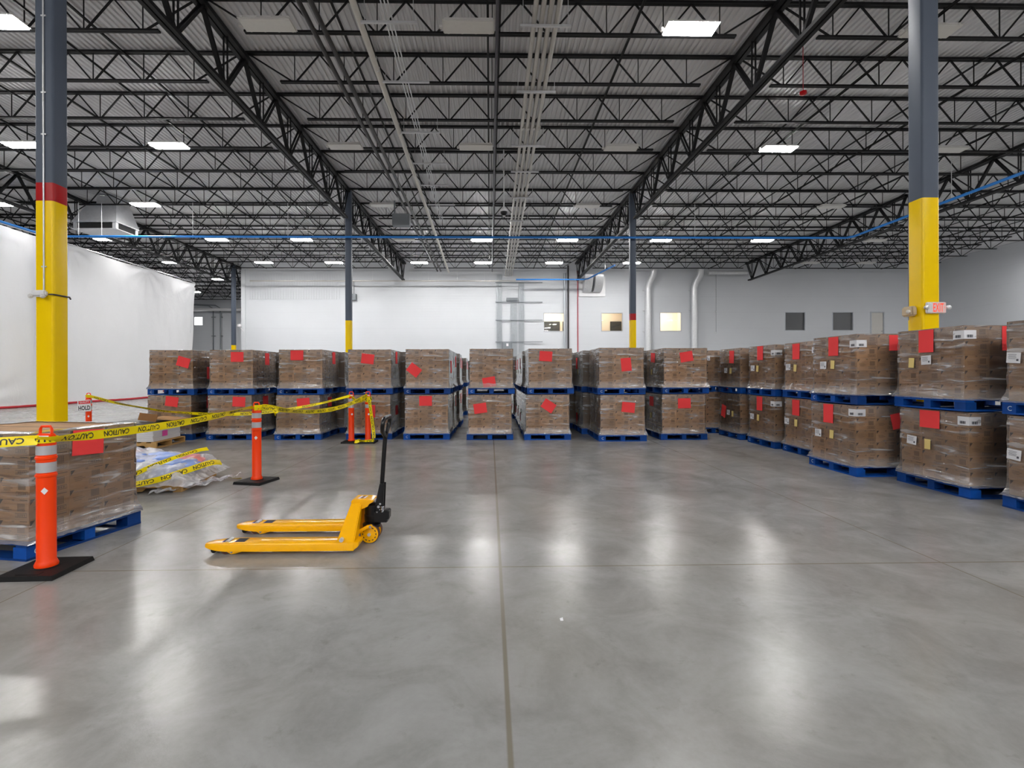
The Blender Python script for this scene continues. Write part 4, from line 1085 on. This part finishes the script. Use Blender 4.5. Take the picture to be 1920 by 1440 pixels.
ribbon('caution_tape', 'sagging yellow caution tape from the second post to the close pair', [(-3.14, 6.735, 1.0), (-3.08, 6.78, 1.0)] + sag((-3.05, 6.9, 1.0), (-2.60, 10.55, .985), .17) + [(-2.57, 10.555, .985)], start=.25, twist=lambda s, L: .7 * math.sin(s * 1.6))
ribbon('caution_tape', 'long sagging yellow tape from the hold-sign post to the close pair', [(-8.22, 10.35, 1.0)] + sag((-8.15, 10.37, 1.005), (-2.98, 10.575, .975), .37, 12) + [(-2.93, 10.575, .975)], start=.3, pitch=.42, twist=lambda s, L: .9 * math.sin(s * .9 + .4))
ribbon('caution_tape', 'short drooping yellow tape between the two close posts', sag((-2.90, 10.57, .965), (-2.61, 10.555, .96), .09), start=.14, twist=lambda s, L: .5)
ribbon('caution_tape', 'yellow caution tape hanging down a post to a tangle on the floor', [(-2.555, 10.545, .97), (-2.53, 10.54, .88), (-2.50, 10.53, .70), (-2.465, 10.52, .45), (-2.43, 10.50, .22), (-2.43, 10.47, .09), (-2.47, 10.45, .055), (-2.56, 10.44, .048), (-2.66, 10.43, .046), (-2.72, 10.45, .075), (-2.76, 10.40, .05), (-2.80, 10.45, .08), (-2.78, 10.37, .05), (-2.71, 10.40, .07)], w=.07, start=.22, pitch=.34, twist=lambda s, L: .35 * math.sin(s * 4))
ribbon('caution_tape', 'crumpled tail of yellow tape knotted beside the second post', [(-3.07, 6.80, .99), (-3.0, 6.90, .985), (-2.955, 6.95, .96), (-2.94, 6.95, .91), (-2.965, 6.93, .89), (-2.955, 6.96, .93)], w=.05, start=.08, pitch=9)
ribbon('caution_tape', 'yellow tape wound tightly around the first orange post', [(-3.285 + .064 * math.cos(a), 3.77 + .064 * math.sin(a), .972) for a in [PI * 2 * k / 14 for k in range(15)]], w=.045, start=.05, pitch=.12, seg=.01)
ribbon('caution_tape', 'bunched yellow tape wound around the post with the hanging tape', [(-2.575 + (.066 + .006 * (k % 3)) * math.cos(a), 10.62 + .066 * math.sin(a), .955 - .035 * (k % 2) - .002 * k) for k, a in enumerate([PI * 2 * k / 11 for k in range(23)])], w=.06, start=.08, pitch=.2, seg=.012)
# tapes across the wrapped heap
R7 = Matrix.Rotation(math.radians(7), 3, 'Z')
def hpw(x, y, z): v = R7 @ Vector((x, y, 0)); return (v.x - 4.47, v.y + 6.68, z)
ribbon('caution_tape', 'upper yellow caution tape crossing the plastic-covered heap', [hpw(-.62, -.58, .17), hpw(-.30, -.585, .185), hpw(.02, -.56, .215), hpw(.20, -.40, .30), hpw(.36, -.14, .37), hpw(.52, .12, .415), hpw(.60, .26, .42)], w=.06, start=.30, pitch=.36, twist=lambda s, L: -.9)
ribbon('caution_tape', 'lower yellow caution tape crossing the front of the plastic-covered heap', [hpw(-.05, -.61, .12), hpw(.15, -.625, .135), hpw(.40, -.56, .18), hpw(.64, -.36, .25), hpw(.80, -.12, .29), hpw(.85, .05, .26)], w=.075, start=.25, pitch=.36, twist=lambda s, L: -.5)
ribbon('caution_tape', 'loose end of yellow tape lying on the floor past the heap', [hpw(.84, .10, .05), hpw(.92, .16, .03), hpw(1.0, .14, .02), hpw(1.06, .18, .012)], w=.05, start=.1, pitch=.2, twist=lambda s, L: 1.2)

# ------------------------------------------------------------------ pallet jack
pj = thing('pallet_jack', 'yellow hand pallet jack with black tiller standing on the open floor', 'pallet jack', (-1.6, 4.38, 0))
OX, OY = -1.6, 4.38
def X(x): return x - OX
def fork(s):
    yc = s * .255; st = [(-2.315, .020, .058, .076), (-2.30, .038, .050, .082), (-2.26, .058, .044, .088), (-2.20, .072, .036, .093), (-2.12, .080, .031, .096), (-1.9, .082, .030, .097), (-1.5, .082, .030, .097), (-1.15, .082, .030, .097), (-1.10, .082, .030, .097)]
    vs = []; 
    for x, hw, zb, zt in st:
        for y, z in ((-hw, zb), (-hw, zt - .018), (-hw + .006, zt - .006), (-hw + .018, zt), (hw - .018, zt), (hw - .006, zt - .006), (hw, zt - .018), (hw, zb)):
            vs.append((X(x), yc + y, z))
    n_ = 8; fs = [(i * n_ + k, i * n_ + (k + 1) % n_, (i + 1) * n_ + (k + 1) % n_, (i + 1) * n_ + k) for i in range(len(st) - 1) for k in range(n_)]
    fs += [tuple(range(n_)), tuple((len(st) - 1) * n_ + k for k in range(n_))]
    f = link('fork', MB().add(vs, fs).mesh('fork', 'jack', smooth=35), pj)
    mb = MB(); 
    mb.hexa([(X(-2.165), yc - .045, .0972), (X(-2.105), yc - .045, .0972), (X(-2.105), yc + .045, .0972), (X(-2.165), yc + .045, .0972)], [(X(-2.165), yc - .045, .0980), (X(-2.105), yc - .045, .0980), (X(-2.105), yc + .045, .0980), (X(-2.165), yc + .045, .0980)])
    mb.hexa([(X(-2.065), yc - .045, .0972), (X(-1.985), yc - .045, .0972), (X(-1.985), yc + .045, .0972), (X(-2.065), yc + .045, .0972)], [(X(-2.065), yc - .045, .0980), (X(-1.985), yc - .045, .0980), (X(-1.985), yc + .045, .0980), (X(-2.065), yc + .045, .0980)])
    link('slot', mb.mesh('slot', 'slot'), f)
    link('roller_top', MB().tube([(X(-2.125), yc - .043, .0935), (X(-2.125), yc + .043, .0935)], .016, 10).mesh('roller_top', 'galv', smooth=40), f)
    link('tip_roller', MB().tube([(X(-2.235), yc - .04, .028), (X(-2.235), yc + .04, .028)], .022, 12).mesh('tip_roller', 'rubber', smooth=40), f)
    link('load_roller', MB().tube([(X(-2.135), yc - .05, .037), (X(-2.135), yc + .05, .037)], .037, 14).mesh('load_roller', 'tyre', smooth=40), f)
    mb = MB().prism([(X(-2.115), .045), (X(-1.93), .045), (X(-1.96), .035), (X(-2.05), .008), (X(-2.085), .006), (X(-2.115), .022)], yc - .062, yc - .050)
    mb.prism([(X(-2.115), .045), (X(-1.93), .045), (X(-1.96), .035), (X(-2.05), .008), (X(-2.085), .006), (X(-2.115), .022)], yc + .050, yc + .062)
    link('roller_link', mb.mesh('roller_link', 'jack'), f)
    link('link_pin', MB().tube([(X(-2.08), yc - .066, .024), (X(-2.08), yc + .066, .024)], .011, 10).mesh('link_pin', 'chrome', smooth=40), f)
    # inclined upright
    y0, y1 = yc - .082, yc + .082
    ti, to = (s * .045), (s * .082)
    lo = [(X(-1.245), y0, .08), (X(-1.10), y0, .08), (X(-1.10), y1, .08), (X(-1.245), y1, .08)]
    a, b_ = min(ti, to), max(ti, to)
    hi = [(X(-1.185), a, .352), (X(-1.10), a, .352), (X(-1.10), b_, .352), (X(-1.185), b_, .352)]
    up_ = link('upright', MB().hexa(lo, hi).mesh('upright', 'jack', bevel=.008, smooth=40), pj)
    link('heel', MB().prism([(X(-1.16), .030), (X(-1.105), .030), (X(-1.065), .06), (X(-1.06), .095), (X(-1.16), .095)], y0 + .003, y1 - .003).mesh('heel', 'jack', bevel=.004), up_)
    link('pivot_bolt', MB().tube([(X(-1.195), (y0 - .012) if s < 0 else (y1 - .02), .118), (X(-1.195), (y0 + .02) if s < 0 else (y1 + .012), .118)], .017, 12).mesh('pivot_bolt', 'galv', smooth=40), up_)
for s in (-1, 1): fork(s)
# head plate over the uprights
poly = [(X(-1.192), .345), (X(-1.185), .368), (X(-1.165), .379), (X(-1.03), .376), (X(-1.0), .368), (X(-.998), .356), (X(-1.04), .334), (X(-1.10), .330)]
hd = link('head_plate', MB().prism(poly, -.085, .085).mesh('head_plate', 'jack', bevel=.007, smooth=40), pj)
for s in (-1, 1): link('gusset', MB().prism([(X(-1.11), .345), (X(-1.03), .345), (X(-1.05), .315), (X(-1.11), .29)], s * .072 - .008, s * .072 + .008).mesh('gusset', 'jack'), hd)
mb = MB()
for dx in (-.022, .0, .022): mb.hexa([(X(-1.115) + dx, -.04, .3782), (X(-1.103) + dx, -.04, .3782), (X(-1.093) + dx, .04, .3782), (X(-1.105) + dx, .04, .3782)], [(X(-1.115) + dx, -.04, .3795), (X(-1.103) + dx, -.04, .3795), (X(-1.093) + dx, .04, .3795), (X(-1.105) + dx, .04, .3795)], 1 if dx == 0 else 0)
link('top_decal', mb.mesh('top_decal', ['white_plastic', 'tape_ink']), hd)
link('back_panel', MB().hexa([(X(-1.20), -.175, .06), (X(-1.17), -.175, .06), (X(-1.17), .175, .06), (X(-1.20), .175, .06)], [(X(-1.155), -.05, .345), (X(-1.125), -.05, .345), (X(-1.125), .05, .345), (X(-1.155), .05, .345)]).mesh('back_panel', 'jack'), pj)
for s in (-1, 1):
    lk = link('push_link', MB().prism([(X(-1.13), .085), (X(-1.13), .125), (X(-1.04), .172), (X(-1.0), .178), (X(-.995), .160), (X(-1.04), .145)], s * .13 - .012, s * .13 + .012).mesh('push_link', 'jack', bevel=.004), pj)
    link('link_bolt', MB().tube([(X(-1.012), s * .13 - .02, .162), (X(-1.012), s * .13 + .02, .162)], .011, 10).mesh('link_bolt', 'chrome', smooth=40), lk)
PX = X(-1.032)
pm = link('pump', MB().lathe([(.050, .165), (.062, .18), (.064, .23), (.058, .236), (.058, .29), (.062, .296), (.060, .315), (.045, .328), (.02, .332)], 24, (PX, 0, 0)).mesh('pump', 'jack_black', smooth=40), pj)
link('pump_block', MB().box((PX + .085, 0, .215), (.12, .11, .09)).box((PX + .135, -.01, .235), (.05, .10, .075)).mesh('pump_block', 'jack_black', bevel=.006), pm)
link('pump_base', MB().lathe([(.03, .085), (.045, .10), (.075, .125), (.078, .15), (.05, .166)], 20, (PX, 0, 0)).mesh('pump_base', 'jack_black', smooth=40), pm)
link('piston_rod', MB().tube([(PX, 0, .328), (PX, 0, .352)], .012, 10).mesh('piston_rod', 'chrome', smooth=40), pm)
for y in (-.052, .052):
    wh = link('steer_wheel', MB().lathe([(.074, -.026), (.080, -.022), (.080, .022), (.074, .026)], 32, (PX - .002, y, .080), 'Y').mesh('steer_wheel', 'tyre', smooth=30), pj)
    for s in (-1, 1):
        link('hub', MB().lathe([(.075, 0), (.075, s * .0275), (.030, s * .029), (.020, s * .033)], 32, (PX - .002, y, .080), 'Y').mesh('hub', 'jack', smooth=30), wh)
        mb = MB()
        for k in range(12):
            a = 2 * PI * k / 12
            mb.box((PX - .002 + .056 * math.cos(a), y + s * .0288, .080 + .056 * math.sin(a)), (.007, .002, .015), 0, Matrix.Rotation(-a, 3, 'Y'))
        link('hub_slot', mb.mesh('hub_slot', 'slot'), wh)
link('wheel_axle', MB().tube([(PX - .002, -.10, .08), (PX - .002, .10, .08)], .014, 10).mesh('wheel_axle', 'galv', smooth=40), pj)
tl = link('tiller', MB().tube([(X(-.945), 0, .46), (X(-.912), 0, .93)], .019, 12).mesh('tiller', 'jack_black', smooth=40), pj)
for s in (-1, 1):
    link('tiller_plate', MB().prism([(X(-1.0), .17), (X(-.955), .17), (X(-.925), .27), (X(-.915), .50), (X(-.955), .50), (X(-.992), .33), (X(-1.012), .22)], s * .034 - .005, s * .034 + .005).mesh('tiller_plate', 'jack_black'), tl)
mb = MB()
for x, z, r_ in ((-.963, .305, .012), (-.975, .26, .006), (-.953, .28, .005), (-.948, .33, .009), (-.98, .195, .015)):
    mb.tube([(X(x), -.052, z), (X(x), -.034, z)], r_, 10)
link('tiller_bolt', mb.mesh('tiller_bolt', 'chrome', smooth=40), tl)
link('return_spring', MB().tube([(X(-.93) + .016 * math.cos(k * .9), -.045 + .016 * math.sin(k * .9), .255 + .0016 * k) for k in range(36)], .0035, 6).mesh('return_spring', 'chrome', smooth=40), tl)
pts = [(X(-.912), 0, .90), (X(-.915), -.05, .93), (X(-.915), -.115, .965), (X(-.908), -.14, 1.00), (X(-.902), -.14, 1.04), (X(-.898), -.115, 1.066), (X(-.896), 0, 1.070), (X(-.898), .115, 1.066), (X(-.902), .14, 1.04), (X(-.908), .14, 1.00), (X(-.915), .115, .965), (X(-.915), .05, .93)]
link('handle_loop', MB().tube(pts, .019, 10, closed=True).mesh('handle_loop', 'jack_black', smooth=60), tl)
link('grip_highlight', MB().tube([(X(-.893), -.10, 1.082), (X(-.891), .10, 1.082)], .010, 8).mesh('grip_highlight', 'grey_box', smooth=40), tl)  # grey bar set along the grip top in place of its highlight
link('control_lever', MB().bar((X(-.905), .03, .93), (X(-.90), .03, 1.02), .012, .02).mesh('control_lever', 'jack_black'), tl)

# ------------------------------------------------------------------ column fittings
el = thing('emergency_light', 'white emergency light unit on the yellow face of the red-banded column', 'emergency light', (-6.41, 7.2825, 2.60))
link('unit_body', MB().box((-.02, 0, .01), (.20, .07, .095)).mesh('unit_body', 'white_plastic', bevel=.02, smooth=40), el)
for s in (-1, 1): link('lamp_head', MB().lathe([(.02, -.02), (.034, 0), (.03, .02)], 12, (s * .085 - .03, -.045, -.03), 'Y').mesh('lamp_head', 'housing', smooth=40), el)
cn = thing('column_conduit', 'slim silver conduit running down the red-banded column to its emergency light', 'conduit', (-6.41, 7.305, 0))
link('conduit_run', MB().tube([(.02, 0, 2.66), (.02, 0, 9.4)], .011, 8).mesh('conduit_run', 'galv', smooth=40), cn)
mb = MB()
for z in (3.0, 4.9, 5.5, 6.6, 7.6): mb.box((.02, .002, z), (.07, .012, .02))
link('strap', mb.mesh('strap', 'galv'), cn)
link('side_run', MB().tube([(.10, -.01, 2.60), (.155, -.01, 2.60), (.158, .05, 2.60), (.158, .27, 2.60), (.15, .30, 2.575)], .011, 8).mesh('side_run', 'purple_pipe', smooth=40), cn)
ex = thing('exit_sign', 'lit white exit sign with red letters on the yellow column', 'exit sign', (6.585, 7.29, 2.40))
link('sign_body', MB().box((0, 0, 0), (.285, .045, .165)).mesh('sign_body', 'white_plastic', bevel=.012, smooth=40), ex)
link('sign_face', MB().box((.035, -.0235, 0), (.20, .004, .150)).mesh('sign_face', 'exit_face'), ex)
v_, f_ = text_geo('EXIT', .125, .012); xm = max(x for x, y in v_)
link('exit_letters', MB().add([(.022 + x * .078 / xm, -.0265, y) for x, y in v_], f_).add([(.110, -.0265, .02), (.122, -.0265, 0), (.110, -.0265, -.02), (.114, -.0265, 0)], [(0, 1, 2, 3)]).mesh('exit_letters', 'exit_red'), ex)
for s in (-1, 1): link('lamp_head', MB().lathe([(.016, -.03), (.032, -.02), (.030, .01), (.012, .02)], 14, (s * .165, -.03, .0), 'Y').mesh('lamp_head', 'galv', smooth=40), ex)
e2 = thing('column_junction_box', 'beige emergency lamp on the aisle face of the exit-sign column', 'emergency light', (6.37, 7.50, 2.37))
link('unit_body', MB().box((0, 0, 0), (.09, .20, .15)).mesh('unit_body', 'beige_plastic', bevel=.02, smooth=40), e2)
link('lamp_head', MB().lathe([(.015, -.06), (.03, -.05), (.025, -.02)], 12, (-.02, -.05, -.01), 'X').mesh('lamp_head', 'housing', smooth=40), e2)
tag(link('paper_scrap', MB().grid(lambda u, v: (.416 + .018 * (u - .5), 2.94 + .03 * (v - .5), .002 + .006 * u * v), 3, 3).mesh('paper_scrap', 'white_paper')), 'tiny pale scrap of paper on the open concrete floor', 'paper scrap')

# machine glimpsed at the far end of the aisle
sl = thing('parked_machine', 'parked machine with yellow panel glimpsed in the gap at the aisle end', 'machine', (1.02, 23.6, 0))
link('chassis', MB().box((0, 0, .18), (.75, 1.2, .2)).mesh('chassis', 'rubber', bevel=.02), sl)
link('yellow_panel', MB().box((0, -.2, .62), (.5, .6, .42)).mesh('yellow_panel', 'yellow', bevel=.03), sl)
link('upper_body', MB().box((0, .1, 1.05), (.6, .8, .44)).mesh('upper_body', 'tray', bevel=.03), sl)
link('mast', MB().box((.2, .3, 1.5), (.08, .08, .6)).mesh('mast', 'grey_box'), sl)
for x in (-.3, .3):
    for y in (-.42, .42): link('wheel', MB().lathe([(.09, -.04), (.10, -.03), (.10, .03), (.09, .04)], 16, (x, y, .10), 'X').mesh('wheel', 'rubber', smooth=40), sl)

# ------------------------------------------------------------------ world and view
wd = bpy.data.worlds.new('world'); SC.world = wd; wd.use_nodes = True
wd.node_tree.nodes['Background'].inputs[0].default_value = (.8, .85, .9, 1); wd.node_tree.nodes['Background'].inputs[1].default_value = .05
SC.view_settings.view_transform = 'Standard'; SC.view_settings.look = 'None'; SC.view_settings.gamma = 1; SC.view_settings.use_curve_mapping = False
SC.view_settings.exposure = 0.0
SC.cycles.use_denoising = True
SC.cycles.transparent_max_bounces = 16
SC.cycles.max_bounces = 8; SC.cycles.diffuse_bounces = 4; SC.cycles.glossy_bounces = 3; SC.cycles.sample_clamp_indirect = 6
